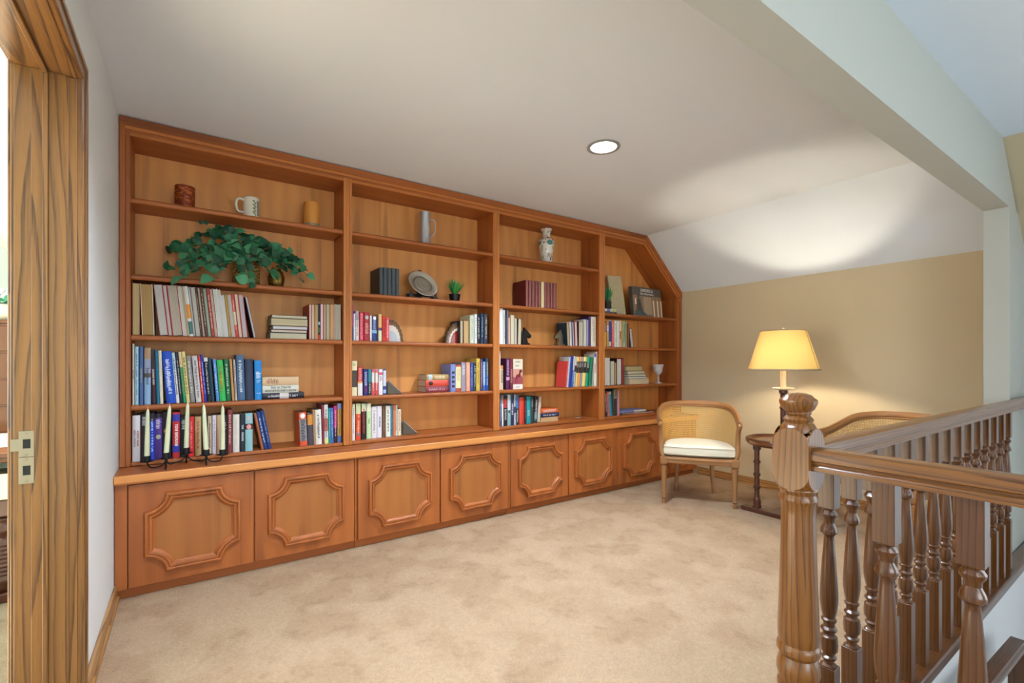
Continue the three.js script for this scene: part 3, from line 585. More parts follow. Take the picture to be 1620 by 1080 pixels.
[2.924,0.0216,0.285,6.0,3.28,"s","#3a60b8","b:0,.45,#c8c4cc;g:#e0e0e8","leaning blue and white spine"],
[2.947,0.0217,0.284,6.0,3.28,"s","#a8b0b4","b:0,.3,#d8d4c0;b:.3,.5,#3a3028","leaning silver grey spine"],
[2.97,0.0246,0.281,6.0,3.279,"s","#f0d070","b:.16,.54,#2a2018;h:.2,.34,#e8e0d0","leaning yellow spine with black panel"],
[2.996,0.0296,0.281,6.0,3.278,"s","#f0a060","b:.16,.54,#3a2420;h:.2,.34,#e8e0d8","leaning orange spine with black panel"],
[3.026,0.0237,0.28,6.0,3.277,"s","#8e98ac","b:.16,.54,#2a2830;h:.2,.34,#d8d8e0","leaning blue grey spine with black panel"],
[3.05,0.0415,0.28,6.0,3.276,"s","#f0d878","b:.16,.54,#2a2418;h:.2,.34,#e8e4d8","leaning broad yellow spine with black panel"],
[3.093,0.0358,0.28,6.0,3.275,"s","#1f9a78","b:.2,.54,#24302c;h:.22,.36,#e8e8e0","leaning emerald spine with black panel"],
[3.136,0.0349,0.276,6.0,3.273,"s","#1b7a58","g:#0f4a38","leaning dark green spine"],
[3.208,0.026,0.311,0.0,3.271,"s","#ecebd8","b:.0,.1,#5a60c0;b:.3,.6,#e8b8b8","white album spine with pink patch"],
[3.237,0.01,0.333,0.0,3.27,"s","#d0c2b0","","tall pale beige album"],
]],
['third bay, bottom shelf', 0.655, 0.15, [
[2.156,0.019,0.267,0.0,3.31,"s","#4a5f90","g:#c8d0e4","thin slate blue spine"],
[2.177,0.016,0.261,0.0,3.311,"s","#f4f4f2","b:0,.28,#c8a878","thin white spine with tan top"],
[2.198,0.034,0.255,0.0,3.313,"s","#1e1c20","b:.1,.4,#c83a40;h:.45,.8,#e0dcd4","black spine with red title block"],
[2.237,0.033,0.264,0.0,3.315,"s","#cfe0e2","b:.5,1,#8ab8bc;o:.55,#5a4a4a","pale aqua spine"],
[2.274,0.029,0.262,0.0,3.317,"s","#24305a","h:.3,.65,#f0f0f4","navy spine with white blocks"],
[2.306,0.023,0.261,0.0,3.319,"s","#c0c4cc","b:.4,.6,#243060;g:#5a6474","silver spine with navy band"],
[2.333,0.024,0.254,0.0,3.321,"s","#2f7ac0","b:.45,1,#2a3c38;h:.5,.9,#d8dcd0","blue spine with dark foot"],
[2.365,0.05,0.236,0.0,3.323,"s","#e04a34","","broad plain vermilion spine"],
[2.42,0.025,0.234,0.0,3.326,"s","#3a2028","g:#d84a54","blackish spine with red letters"],
[2.448,0.044,0.238,0.0,3.328,"s","#1f98a0","h:.5,.72,#b8e0e0","turquoise spine"],
[2.496,0.031,0.236,0.0,3.331,"s","#3a3c40","h:.12,.4,#a0a4a8","charcoal spine"],
[2.531,0.035,0.233,2.7,3.333,"s","#2e2c32","b:.6,.9,#4a7a80;g:#eeeeec","dark spine with white capitals"],
[2.57,0.0279,0.232,5.2,3.335,"p","#e4c8b4","#f0e0c8","cream fore-edge leaning on black spines"],
]],
['right bay, second shelf down', 1.672, 0.2, [
]],
['right bay, middle shelf', 1.342, 0.17, [
[3.361,0.027,0.268,0.0,3.29,"s","#d0b850","b:.05,.45,#3a3230;h:.1,.4,#e0d8c8","yellow spine with black top"],
[3.4,0.028,0.267,0.0,3.293,"s","#e0a060","b:0,.2,#e88a3c;b:.2,.42,#e8d8dc","orange and white narrow spine"],
[3.432,0.034,0.265,0.0,3.295,"s","#2450a0","b:0,.03,#e0e0ec;b:.8,.96,#d8dcd0","blue spine with white foot"],
[3.474,0.033,0.265,0.0,3.298,"s","#e05a5c","b:0,.25,#e88a5c;g:#f4d8d0","rose red spine"],
[3.515,0.035,0.267,0.0,3.301,"s","#f0eee8","g:#8a8a84","white spine with grey print"],
[3.555,0.037,0.266,0.0,3.304,"s","#e6e6e2","","plain white spine"],
[3.597,0.027,0.271,0.0,3.307,"s","#dcb898","b:.0,.38,#eed8b8;b:.4,.7,#b87a5c","brown and cream narrow spine"],
[3.628,0.022,0.266,0.0,3.309,"s","#c8a050","","gold tan narrow spine"],
[3.654,0.029,0.268,0.0,3.311,"s","#8ac0b0","b:.8,1,#b8ccdc;g:#2a6a60","sea green spine"],
[3.688,0.024,0.266,0.0,3.313,"s","#b8a860","g:#6a5c2c","olive tan spine"],
[3.723,0.027,0.245,0.0,3.316,"s","#8a4a34","","red brown spine"],
[3.783,0.0367,0.2,-7.2,3.32,"p","#5a6a74","#ece8e6","white fore-edge leaning, grey cover"],
]],
['right bay, second shelf up', 0.962, 0.17, [
[3.376,0.072,0.276,0.0,3.3,"p","#e8e4d4","#eeeade","broad ivory fore-edge"],
[3.471,0.054,0.242,0.0,3.31,"p","#8a8a80","#dfe0d2","pale grey green fore-edge"],
[3.536,0.028,0.229,0.0,3.317,"p","#5a2a24","#dcb078","narrow tan fore-edge"],
[3.573,0.066,0.267,0.0,3.321,"p","#4a1a1c","#f0eee4","bright white fore-edge"],
[3.654,0.03,0.274,0.0,3.33,"s","#982c2c","b:0,.02,#6a1c20","red spine"],
]],
['right bay, bottom shelf', 0.655, 0.15, [
[3.396,0.032,0.256,-3.5,3.31,"s","#1c1c20","g:#e0e0e0","black leaning spine with white print"],
[3.436,0.0248,0.244,-3.5,3.314,"s","#d8645c","","thin coral leaning spine"],
[3.466,0.0367,0.243,-3.5,3.317,"s","#3f90a0","b:0,.1,#d8c8a4;g:#2a7080","leaning teal spine"],
[3.51,0.021,0.263,0.0,3.322,"s","#3c4c50","","thin grey green spine"],
[3.536,0.04,0.268,0.0,3.325,"s","#3a3c2c","b:.03,.36,#b8b078;h:.06,.32,#2a2a20","dark olive spine with cream label"],
[3.59,0.029,0.247,0.0,3.33,"s","#cf90a4","","mauve pink spine"],
]],
];
// ---------------------------------------------------------------- books
const AT = 2048, atlas = document.createElement('canvas'); atlas.width = atlas.height = AT;
const cx2 = atlas.getContext('2d'); cx2.fillStyle = '#888'; cx2.fillRect(0, 0, AT, AT);
let ax = 2, ay = 2, arow = 0;
function cell(w, h) { if (ax + w + 12 > AT) { ax = 2; ay += arow + 4; arow = 0; } const c = { x: ax, y: ay, w, h }; ax += w + 12; arow = Math.max(arow, h); return c; }
function glyphs(c, x, y, w, h, along) {        // illegible print: short strokes
  cx2.fillStyle = c;
  if (along) { let q = y; while (q < y + h) { const s = rr(2, 6); if (rnd() < .82) cx2.fillRect(x + rr(0, w * .25), q, w * rr(.5, .8), s * .62); q += s; } }
  else { let q = y; while (q < y + h) { const s = rr(5, 9); cx2.fillRect(x + w * rr(0, .15), q, w * rr(.6, .95), s * .5); q += s; } }
}
function vtext(s, color, x, y, w, h, frac) {   // down the spine
  cx2.save(); cx2.translate(x + w / 2, y + h / 2); cx2.rotate(Math.PI / 2); cx2.fillStyle = color; cx2.textAlign = 'center'; cx2.textBaseline = 'middle';
  cx2.font = `bold ${Math.max(6, w * frac)}px sans-serif`; cx2.fillText(s, 0, 0, h * .86); cx2.restore();
}
function spineCell(w, h, color, opt) {
  const W = Math.max(8, Math.round(w * 1000)), Hh = Math.round(h * 1000), c = cell(W + 6, Hh);
  cx2.fillStyle = color; cx2.fillRect(c.x - 1, c.y - 1, c.w + 8, Hh + 2);
  for (const o of opt ? opt.split(';') : []) {
    const k = o[0], rest = o.slice(o.indexOf(':') + 1), a = rest.split(',');
    if (k === 'b') { cx2.fillStyle = a[2]; cx2.fillRect(c.x, c.y + a[0] * Hh, W, (a[1] - a[0]) * Hh); }
    if (k === 'h') glyphs(a[2], c.x + W * .14, c.y + a[0] * Hh, W * .72, (a[1] - a[0]) * Hh, false);
    if (k === 'g') glyphs(rest, c.x + W * .25, c.y + Hh * .12, W * .5, Hh * .7, true);
    if (k === 'o') { cx2.fillStyle = a[1]; cx2.beginPath(); cx2.ellipse(c.x + W / 2, c.y + a[0] * Hh, W * .34, W * .4, 0, 0, 7); cx2.fill(); }
    if (k === 'q') { cx2.fillStyle = rest; for (let i = 0; i < 4; i++) cx2.fillRect(c.x + W * .22, c.y + Hh * (.26 + i * .165), W * .56, Hh * .085); }
    if (k === 't') { const second = o[1] === '2', i = rest.lastIndexOf(':'); vtext(rest.slice(0, i), rest.slice(i + 1), c.x + (second ? -W * .22 : (opt.includes('t2') ? W * .2 : 0)), c.y, W, Hh, opt.includes('t2') ? .36 : .55); }
  }
  const sw = [(c.x + W + 4) / AT, 1 - (c.y + Hh / 2) / AT];
  return { u0: c.x / AT, u1: (c.x + W) / AT, v0: 1 - (c.y + Hh) / AT, v1: 1 - c.y / AT, sw };
}
const atlasTex = new THREE.CanvasTexture(atlas); atlasTex.colorSpace = THREE.SRGBColorSpace; atlasTex.magFilter = THREE.LinearFilter;
const coverMat = std({ map: atlasTex, roughness: .5 });
const pageMats = new Map();
const pageMat = (c) => { if (!pageMats.has(c)) pageMats.set(c, std({ color: c, map: tPages, roughness: .9 })); return pageMats.get(c); };
function flatUV(g, uv, pick) {   // every vertex to the swatch except those pick() maps onto the print
  const n = g.index ? g.toNonIndexed() : g, p = n.attributes.position, nn = n.attributes.normal, a = new Float32Array(p.count * 2);
  for (let i = 0; i < p.count; i++) { const q = pick && pick(p.getX(i), p.getY(i), p.getZ(i), nn.getZ(i)); a[i * 2] = q ? q[0] : uv.sw[0]; a[i * 2 + 1] = q ? q[1] : uv.sw[1]; }
  n.setAttribute('uv', new THREE.BufferAttribute(a, 2)); return n;
}
// local axes: x across the thickness from 0 to w, y up, z 0 at the visible front and -depth at the rear
function bookParts(o, w, h, depth, kind, color, opt, sx = 0) {
  const t = Math.min(.0026, w * .14), uv = spineCell(w, h, color, kind === 's' ? opt : ''), G = [];
  const slab = (x0, x1, z0, z1) => { const g = new THREE.BoxGeometry(x1 - x0, h, z1 - z0); g.translate((x0 + x1) / 2 + sx, h / 2, (z0 + z1) / 2); return g; };
  G.push(flatUV(slab(0, t, -depth, -.001), uv), flatUV(slab(w - t, w, -depth, -.001), uv));
  const zs = kind === 's' ? [-.001, -.0035] : [-depth, -depth - .003];
  { // rounded spine
    const N = 6, s = [], b = kind === 's' ? Math.min(.006, .16 * w + .001) : 0; for (let i = 0; i <= N; i++) { const a = i / N; s.push(new THREE.Vector2(a * w, zs[0] + b * Math.sin(a * Math.PI))); }
    const sp = new THREE.Shape([...s, new THREE.Vector2(w, zs[1]), new THREE.Vector2(0, zs[1])]);
    const g = new THREE.ExtrudeGeometry(sp, { depth: h, bevelEnabled: false }).rotateX(-Math.PI / 2).scale(1, 1, -1).translate(sx, 0, 0);
    // scaling by -1 turns the winding, so rebuild the normals
    const ng = g.index ? g.toNonIndexed() : g; const p = ng.attributes.position.array; for (let i = 0; i < p.length; i += 9) for (let k = 0; k < 3; k++) { const q = p[i + 3 + k]; p[i + 3 + k] = p[i + 6 + k]; p[i + 6 + k] = q; } ng.computeVertexNormals();
    G.push(flatUV(ng, uv, kind === 's' ? (x, y, z) => z > zs[0] - .0006 ? [uv.u0 + (uv.u1 - uv.u0) * (x - sx) / w, uv.v0 + (uv.v1 - uv.v0) * y / h] : null : null));
  }
  part('cover', G, coverMat, o);
  const e = .0035, pz = kind === 's' ? [-depth + .004, -.004] : [-depth + .001, -.003];
  const pg = new THREE.BoxGeometry(w - 2 * t, h - 2 * e, pz[1] - pz[0]).translate(w / 2 + sx, h / 2, (pz[0] + pz[1]) / 2).toNonIndexed();
  const pp = pg.attributes.position, pu = new Float32Array(pp.count * 2); for (let i = 0; i < pp.count; i++) { pu[i * 2] = pp.getX(i) + color.charCodeAt(2) * .013; pu[i * 2 + 1] = pp.getY(i) * .2; } pg.setAttribute('uv', new THREE.BufferAttribute(pu, 2));
  part('pages', pg, pageMat(kind === 'p' ? opt : '#e6dcc4'), o);
}
const ORD = ['first', 'second', 'third', 'fourth', 'fifth', 'sixth', 'seventh', 'eighth', 'ninth', 'tenth', 'eleventh', 'twelfth'];
for (const [place, y, dep, rows] of BOOK_ROWS) {
  const group = 'upright books, ' + place;
  rows.forEach(([x, w, h, lean, z, kind, color, opt, desc], i) => {
    let label = `${desc}, upright in ${place}`;
    if (/^\dblack/.test(desc)) label = `${ORD[+desc[0] - 1]} from left of five matching black volumes in second bay`;
    if (desc === 'bburgundy') label = `${ORD[i > 5 ? i - 1 : i]} from left of nine matching burgundy volumes, third bay`;
    const W = Math.max(.008, w - (/black$|burgundy/.test(desc) ? .002 : .0008)), right = lean > 0;
    const o = thing('book', label, 'book', [right ? x + w / Math.cos(lean * Math.PI / 180) : x, y + .0006, -z], 0, group);
    bookParts(o, W, h, Math.min(dep, 3.503 - z), kind, color, opt, right ? -W : 0);
    o.rotation.z = -lean * Math.PI / 180;
  });
}
// books lying flat: x0, x1, y, thickness, front z, depth, kind, colour, option, label
function lying(x0, x1, y, t, z, dep, kind, color, opt, label, group, turn = 0) {
  const o = thing('book', label, 'book', [x1, y + .0006, -z], 0, group);
  bookParts(o, t - .0012, x1 - x0, dep, kind, color, opt, 0);
  o.rotation.set(0, turn, Math.PI / 2, 'YXZ'); return o;
}
{
  const g1 = 'stack of books in the left bay, middle shelf';
  lying(.426, .644, 1.342, .041, 3.29, .16, 'p', '#2e2a2a', '#e6dfc4', 'thick cream book at the bottom of the left bay stack', g1);
  lying(.432, .645, 1.383, .02, 3.29, .16, 'p', '#3a2c2a', '#ecdcc8', 'thin cream book second from bottom of left bay stack', g1);
  lying(.441, .648, 1.403, .024, 3.29, .16, 'p', '#6a1c30', '#ececf0', 'white book with maroon cover amid left bay stack', g1);
  lying(.431, .65, 1.427, .046, 3.29, .16, 'p', '#8a7a4c', '#e2d6b2', 'thickest tan book, second from top of left bay stack', g1);
  lying(.436, .647, 1.473, .022, 3.29, .16, 'p', '#2c2830', '#ece4c8', 'thin cream book topping the left bay stack', g1);
  const g2 = 'flat books beside the azure spine';
  lying(.388, .629, .962, .039, 3.31, .15, 's', '#242230', 'b:.4,.62,#d8d0c8;g:#e8e8ec', 'dark photo book lying at bottom of three beside azure spine', g2);
  lying(.386, .596, 1.001, .048, 3.31, .16, 's', '#d4d6ca', 't:THE ULTIMATE:#2a2e2c;t2:HOUSEHOLDER\'S BOOK:#2a2e2c', 'pale book lettered THE ULTIMATE lying between two others', g2);
  lying(.386, .595, 1.049, .053, 3.31, .16, 's', '#dcbc94', 'h:.12,.42,#8a5a44', 'peach tan book lying on top of pale lettered book', g2);
  const g3 = 'flat books in the second bay';
  lying(1.497, 1.693, .962, .046, 3.33, .16, 's', '#8a3a44', 'g:#d8a8ac', 'wine speckled book at bottom of second bay stack', g3);
  lying(1.495, 1.702, 1.008, .048, 3.33, .16, 's', '#e0523e', 'o:.2,#3a2a28', 'scarlet book in the middle of second bay stack', g3);
  lying(1.501, 1.704, 1.056, .044, 3.33, .15, 's', '#b8965a', 'b:.08,.24,#b8d0d8;h:.36,.74,#e8dcc0', 'olive gold book topping the second bay stack', g3);
  const g4 = 'flat books in the third bay';
  lying(2.602, 2.813, .655, .042, 3.33, .15, 'p', '#d8b080', '#e8c08a', 'tan page-edge book lying lowest in third bay', g4);
  lying(2.602, 2.815, .697, .037, 3.33, .15, 's', '#22305c', 'g:#d8d8c8', 'navy book lying under the orange one, third bay', g4);
  lying(2.604, 2.8, .734, .04, 3.33, .14, 's', '#e06a34', 'h:.14,.86,#f0e4d8', 'orange book lettered white topping third bay flat pile', g4);
  const g5 = 'flat books in the right bay';
  lying(3.77, 4.077, .962, .058, 3.33, .16, 'p', '#c8c0a8', '#eeddb8', 'thick cream book at bottom of right bay stack', g5);
  lying(3.758, 4.037, 1.02, .022, 3.33, .16, 'p', '#5a6a6c', '#f0eee8', 'thin white book second from bottom, right bay stack', g5);
  lying(3.755, 4.026, 1.042, .028, 3.33, .16, 'p', '#4a5a54', '#e8e4cc', 'ivory book in the middle of right bay stack', g5);
  lying(3.745, 4.006, 1.07, .03, 3.33, .16, 'p', '#6a6a64', '#eee4c4', 'cream book second from top of right bay stack', g5);
  lying(3.719, 3.968, 1.1, .052, 3.33, .16, 'p', '#3a1c18', '#d8c898', 'yellowed book topping the right bay stack', g5);
  const g6 = 'thin flat books on the right bay bottom shelf';
  lying(3.66, 4.10, .655, .018, 3.29, .15, 'p', '#22243a', '#f0c8bc', 'thin pinkish book lying lower on right bay bottom shelf', g6, -.1);
  lying(3.63, 4.0, .6735, .024, 3.31, .18, 's', '#7a8cc8', 'b:.5,1,#e4e8e4', 'blue and white thin book lying upper, right bay bottom', g6);
  const g7 = 'thin books under the small plant';
  lying(3.35, 3.545, 1.672, .02, 3.30, .19, 's', '#2c2c30', 'g:#d0c8b8', 'dark thin book lying lower beneath small potted grass', g7);
  lying(3.35, 3.535, 1.692, .03, 3.30, .19, 's', '#e4e6e4', 'b:.3,.55,#7a84c0;b:.72,.9,#c8d860', 'white thin book lying directly beneath small potted grass', g7);
}
// two books that show their front covers
function coverCell(W, Hh, draw) { const c = cell(W, Hh); cx2.save(); cx2.beginPath(); cx2.rect(c.x, c.y, W, Hh); cx2.clip(); cx2.translate(c.x, c.y); draw(W, Hh); cx2.restore(); return { u0: c.x / AT, u1: (c.x + W) / AT, v0: 1 - (c.y + Hh) / AT, v1: 1 - c.y / AT, sw: [(c.x + 3) / AT, 1 - (c.y + 3) / AT] }; }
function facing(label, pos, w, h, t, turn, tilt, uv) {
  const o = thing('book', label, 'book', pos, turn); o.rotation.order = 'YXZ'; o.rotation.x = tilt;
  const front = flatUV(new THREE.BoxGeometry(w, h, .003).translate(0, h / 2, -.0015), uv, (x, y, z, nz) => nz > .5 ? [uv.u0 + (uv.u1 - uv.u0) * (x / w + .5), uv.v0 + (uv.v1 - uv.v0) * y / h] : null);
  const back = flatUV(new THREE.BoxGeometry(w, h, .003).translate(0, h / 2, -t + .0015), uv), spine = flatUV(new THREE.BoxGeometry(.003, h, t - .006).translate(-w / 2 + .0015, h / 2, -t / 2), uv);
  part('cover', [front, back, spine], coverMat, o);
  part('pages', new THREE.BoxGeometry(w - .008, h - .008, t - .006).translate(.001, h / 2, -t / 2), pageMat('#e6dcc4'), o);
}
facing('large grey book lettered AMERICA showing its cover, right bay', [4.07, 1.6775, -3.33], .475, .315, .045, .02, -.1, coverCell(470, 310, (W, h) => {
  cx2.fillStyle = '#5c5650'; cx2.fillRect(0, 0, W, h); cx2.fillStyle = '#8c7a68'; cx2.fillRect(0, h * .3, W, h * .7); cx2.fillStyle = '#b09a7e'; cx2.fillRect(W * .36, h * .32, W * .28, h * .6);
  for (const x of [.06, .68, .82, .95]) { cx2.fillStyle = '#a07a5c'; cx2.fillRect(W * x, h * .28, W * .1, h); cx2.fillStyle = '#efe6cc'; cx2.fillRect(W * (x + .01), h * (x < .1 ? .4 : .42), W * .045, h * (x < .1 ? .2 : .58)); }
  cx2.fillStyle = '#4c4a42'; cx2.beginPath(); cx2.ellipse(W * .2, h * .32, W * .035, h * .07, 0, 0, 7); cx2.fill(); cx2.beginPath(); cx2.moveTo(W * .15, h * .4); cx2.lineTo(W * .25, h * .4); cx2.lineTo(W * .32, h * .82); cx2.lineTo(W * .1, h * .82); cx2.fill();
  cx2.fillStyle = '#4a5c62'; cx2.beginPath(); cx2.moveTo(W * .08, h * .8); cx2.lineTo(W * .32, h * .8); cx2.lineTo(W * .48, h * .97); cx2.lineTo(W * .02, h * .97); cx2.fill();
  cx2.fillStyle = '#f4f0ea'; cx2.textAlign = 'center'; cx2.font = `bold ${h * .14}px serif`; cx2.fillText('AMERICA', W * .5, h * .15, W * .52); cx2.font = `bold ${h * .09}px serif`; cx2.fillText('The Fifty States', W * .5, h * .25, W * .5);
}));
facing('cover-out book with red horse picture beside plum and maroon spines', [2.345, .9626, -3.315], .1, .258, .1, .0, 0, coverCell(100, 256, (W, h) => {
  cx2.fillStyle = '#ece2c8'; cx2.fillRect(0, 0, W, h); cx2.fillStyle = '#dca08c'; cx2.fillRect(0, h * .33, W, h * .3); cx2.fillStyle = '#a84c58'; cx2.fillRect(0, h * .6, W, h * .24); cx2.fillStyle = '#f2ede4'; cx2.fillRect(0, h * .84, W, h * .16);
  glyphs('#8a7c6c', W * .2, h * .07, W * .6, 8, false); glyphs('#8a7c6c', W * .2, h * .2, W * .6, 8, false); glyphs('#c09a94', W * .2, h * .9, W * .6, 10, false);
  cx2.fillStyle = '#8c2030'; cx2.beginPath(); cx2.ellipse(W * .5, h * .56, W * .22, h * .055, -.3, 0, 7); cx2.fill();
  cx2.fillStyle = '#5c1628'; cx2.beginPath(); cx2.moveTo(W * .58, h * .55); cx2.lineTo(W * .66, h * .37); cx2.lineTo(W * .82, h * .35); cx2.lineTo(W * .96, h * .43); cx2.lineTo(W * .8, h * .44); cx2.lineTo(W * .72, h * .58); cx2.fill();
  for (const [a, b, c, d] of [[.32, .57, .22, .78], [.4, .6, .38, .8], [.6, .59, .8, .55], [.64, .6, .92, .56]]) { cx2.strokeStyle = '#5c1628'; cx2.lineWidth = 5; cx2.beginPath(); cx2.moveTo(W * a, h * b); cx2.lineTo(W * c, h * d); cx2.stroke(); }
}));
atlasTex.needsUpdate = true;

// ---------------------------------------------------------------- ornaments on the shelves
const onShelf = (x, k, z) => [x, SH[k] + .0005, -z];
{ // copper cup
  const t = thing('votive_cup', 'crackled copper red votive cup on the top left shelf', 'cup', onShelf(-.011, 0, 3.36));
  const g = new THREE.CylinderGeometry(.05, .05, .135, 40, 16, true); const p = g.attributes.position;
  for (let i = 0; i < p.count; i++) { const a = Math.atan2(p.getZ(i), p.getX(i)), y = p.getY(i), k = 1 + .07 * (fbm(Math.cos(a) * 6 + 9, y * 60 + Math.sin(a) * 6, 2) - .5); p.setX(i, p.getX(i) * k); p.setZ(i, p.getZ(i) * k); }
  g.computeVertexNormals(); g.translate(0, .0675, 0);
  const tc = dataTex(128, 128, (u, v) => { const k = sm(.45, .7, fbm(u * 22, v * 22, 3)); return lerp3([128, 52, 26], [196, 104, 40], k); });
  part('body', [g, new THREE.CylinderGeometry(.046, .049, .133, 40, 1, true).translate(0, .0675, 0), new THREE.CircleGeometry(.05, 40).rotateX(-Math.PI / 2).translate(0, .004, 0)], std({ map: tc, metalness: .35, roughness: .45 }), t);
}
{ // mug
  const t = thing('beer_mug', 'cream ceramic mug with green and brown print, handle left', 'mug', onShelf(.331, 0, 3.36), .25);
  const cv = document.createElement('canvas'); cv.width = 512; cv.height = 192; const c = cv.getContext('2d'); c.fillStyle = '#e6e0cc'; c.fillRect(0, 0, 512, 192);
  // print faces the room
  const X0 = 120; c.strokeStyle = '#3f6a3c'; c.lineWidth = 5; for (let i = 0; i < 12; i++) { c.beginPath(); c.ellipse(X0 - 22 + (i % 3) * 10, 30 + i * 12, 9, 5, i, 0, 7); c.stroke(); }
  c.fillStyle = '#8a5a2c'; for (let i = 0; i < 8; i++) c.fillRect(X0 - 20 + (i % 3) * 9, 36 + i * 16, 6, 6); c.fillStyle = '#33382e'; for (let i = 0; i < 8; i++) { c.fillRect(X0 + 12, 26 + i * 18, 46, 7); for (let k = 0; k < 5; k++) c.fillRect(X0 + 12 + k * 10, 26 + i * 18, 5, 13); }
  const tm = new THREE.CanvasTexture(cv); tm.colorSpace = THREE.SRGBColorSpace; tm.magFilter = THREE.LinearFilter; tm.wrapS = THREE.RepeatWrapping;
  const mm = phys({ map: tm, roughness: .3, clearcoat: .4 }), plain = phys({ color: 0xe6e0cc, roughness: .3, clearcoat: .4 });
  part('body', new THREE.CylinderGeometry(.046, .047, .122, 40, 1, true, -Math.PI / 4 - .5, Math.PI * 2).translate(0, .068, 0), mm, t);
  part('rim', [lathe([[0, .001], [.044, .001], [.0475, .007], [.0475, .01]], 40, null), lathe([[.0465, .128], [.045, .135], [.042, .137], [.041, .13], [.041, .02], [0, .018]], 40, null)], plain, t);
  part('handle', tube([V(-.044, .115, 0), V(-.07, .117, 0), V(-.085, .1, 0), V(-.086, .065, 0), V(-.075, .04, 0), V(-.044, .038, 0)], .0075, 24, 10), plain, t);
}
{
  const t = thing('pillar_candle', 'amber pillar candle on a glass foot, top left shelf', 'candle', onShelf(.686, 0, 3.36));
  part('wax', latheSmooth([[0, .03], [.05, .03], [.05, .165], [.048, .172], [.038, .17], [0, .166]], 36), phys({ color: 0xdc9440, roughness: .45 }), t);
  part('glass_base', latheSmooth([[0, 0], [.045, 0], [.052, .008], [.05, .0295], [0, .0295]], 36), phys({ color: 0xe8d8b8, transmission: .6, roughness: .1, thickness: .02 }), t);
  part('wick', new THREE.CylinderGeometry(.0015, .0015, .014, 6).translate(0, .173, 0), M.black, t);
}
{
  const t = thing('tankard', 'tall pewter tankard with scrolled handle, second bay top shelf', 'tankard', onShelf(1.497, 0, 3.35), -.15);
  part('body', latheSmooth([[0, 0], [.05, 0], [.05, .012], [.0465, .018], [.0445, .05], [.041, .24], [.0425, .246], [.0425, .252], [.039, .252], [.038, .03], [0, .028]], 36), M.pewter, t);
  part('handle', tube([V(.04, .2, 0), V(.06, .205, 0), V(.078, .195, 0), V(.083, .165, 0), V(.08, .12, 0), V(.068, .09, 0), V(.055, .082, 0), V(.043, .075, 0)], .0055, 28, 8), M.pewter, t);
}
{
  const t = thing('porcelain_vase', 'slim white porcelain vase painted with flowers, third bay', 'vase', onShelf(2.694, 0, 3.36), .5);
  const cv = document.createElement('canvas'); cv.width = 512; cv.height = 512; const c = cv.getContext('2d'); c.fillStyle = '#e9e2d4'; c.fillRect(0, 0, 512, 512);
  for (let i = 0; i < 260; i++) { c.fillStyle = ['#6f9a7c', '#8fae7c', '#b04a5c', '#4a6a94', '#c87a5a', '#7a2a44', '#5c8a84', '#d8b070'][Math.floor(rnd() * 8)]; const x = rr(0, 512), y = rr(60, 440); c.beginPath(); c.ellipse(x, y, rr(4, 13), rr(3, 9), rr(0, 3), 0, 7); c.fill(); }
  for (let i = 0; i < 4; i++) { c.fillStyle = '#a23a54'; c.beginPath(); c.ellipse(60 + i * 128, 240, 26, 30, 0, 0, 7); c.fill(); c.fillStyle = '#f0e8e0'; c.beginPath(); c.ellipse(66 + i * 128, 226, 12, 12, 0, 0, 7); c.fill(); c.fillStyle = '#4f8a8c'; c.beginPath(); c.ellipse(70 + i * 128, 320, 34, 20, 0, 0, 7); c.fill(); }
  c.fillStyle = '#b8b4ac'; for (let i = 0; i < 40; i++) c.fillRect(i * 13, 470, 7, 42); c.fillStyle = '#e9e2d4'; c.fillRect(0, 452, 512, 12); c.fillRect(0, 0, 512, 22);
  const tv = new THREE.CanvasTexture(cv); tv.colorSpace = THREE.SRGBColorSpace; tv.magFilter = THREE.LinearFilter; tv.wrapS = THREE.RepeatWrapping;
  const pr = [[0, .0], [.045, 0], [.047, .01], [.046, .02], [.05, .03], [.062, .1], [.07, .16], [.074, .195], [.07, .215], [.05, .229], [.037, .238], [.035, .25], [.036, .285], [.044, .302], [.053, .311], [.053, .316], [.046, .314], [.03, .298], [.026, .24]];
  part('body', toCreasedNormals(lathe(pr, 40, null), .8), phys({ map: tv, roughness: .25, clearcoat: .5 }), t);
}
{ // oval tray on an easel
  const e = thing('easel', 'small black wooden easel behind the oval tray', 'easel', [1.485, SH[1] + .0005, -3.36]);
  part('back_strut', [bx(-.014, .014, .01, .235, -.062, -.05, .005), bx(-.013, .013, 0, .16, -.1, -.09, .003).rotateX(.12)], M.black, e);
  for (const s of [-1, 1]) { part('leg', [bx(s * .1 - .018, s * .1 + .018, 0, .028, -.06, .02, .005), bx(s * .1 - .01, s * .1 + .01, .02, .06, .006, .018, .004)], M.black, e); }
  part('cross_bar', bx(-.11, .11, .03, .046, -.062, -.05, .003, 'x'), M.black, e);
  const t = thing('oval_tray', 'oval engraved silver tray leaning on a black easel', 'tray', [1.485, SH[1] + .12, -3.365]); t.rotation.set(-.3, 0, -.5, 'XZY');
  const rel = dataTex(256, 256, (u, v) => { const g = 255 * fbm(u * 30, v * 30, 3); return [g, g, g]; }, false);
  const sm2 = std({ color: 0x8c8272, metalness: .75, roughness: .42, bumpMap: rel, bumpScale: .004 });
  const disc = (pts) => lathe(pts, 48, null).scale(.125, 1, .095).rotateX(Math.PI / 2);
  part('rim', disc([[.62, .004], [.7, .011], [.9, .012], [.97, .016], [1, .012], [.97, .006], [.6, -.002]]), M.silver, t);
  part('well', disc([[0, .001], [.55, .001], [.62, .004]]), sm2, t);
  part('bead', disc([[.60, .004], [.625, .008], [.65, .005]]), M.silver, t);
}
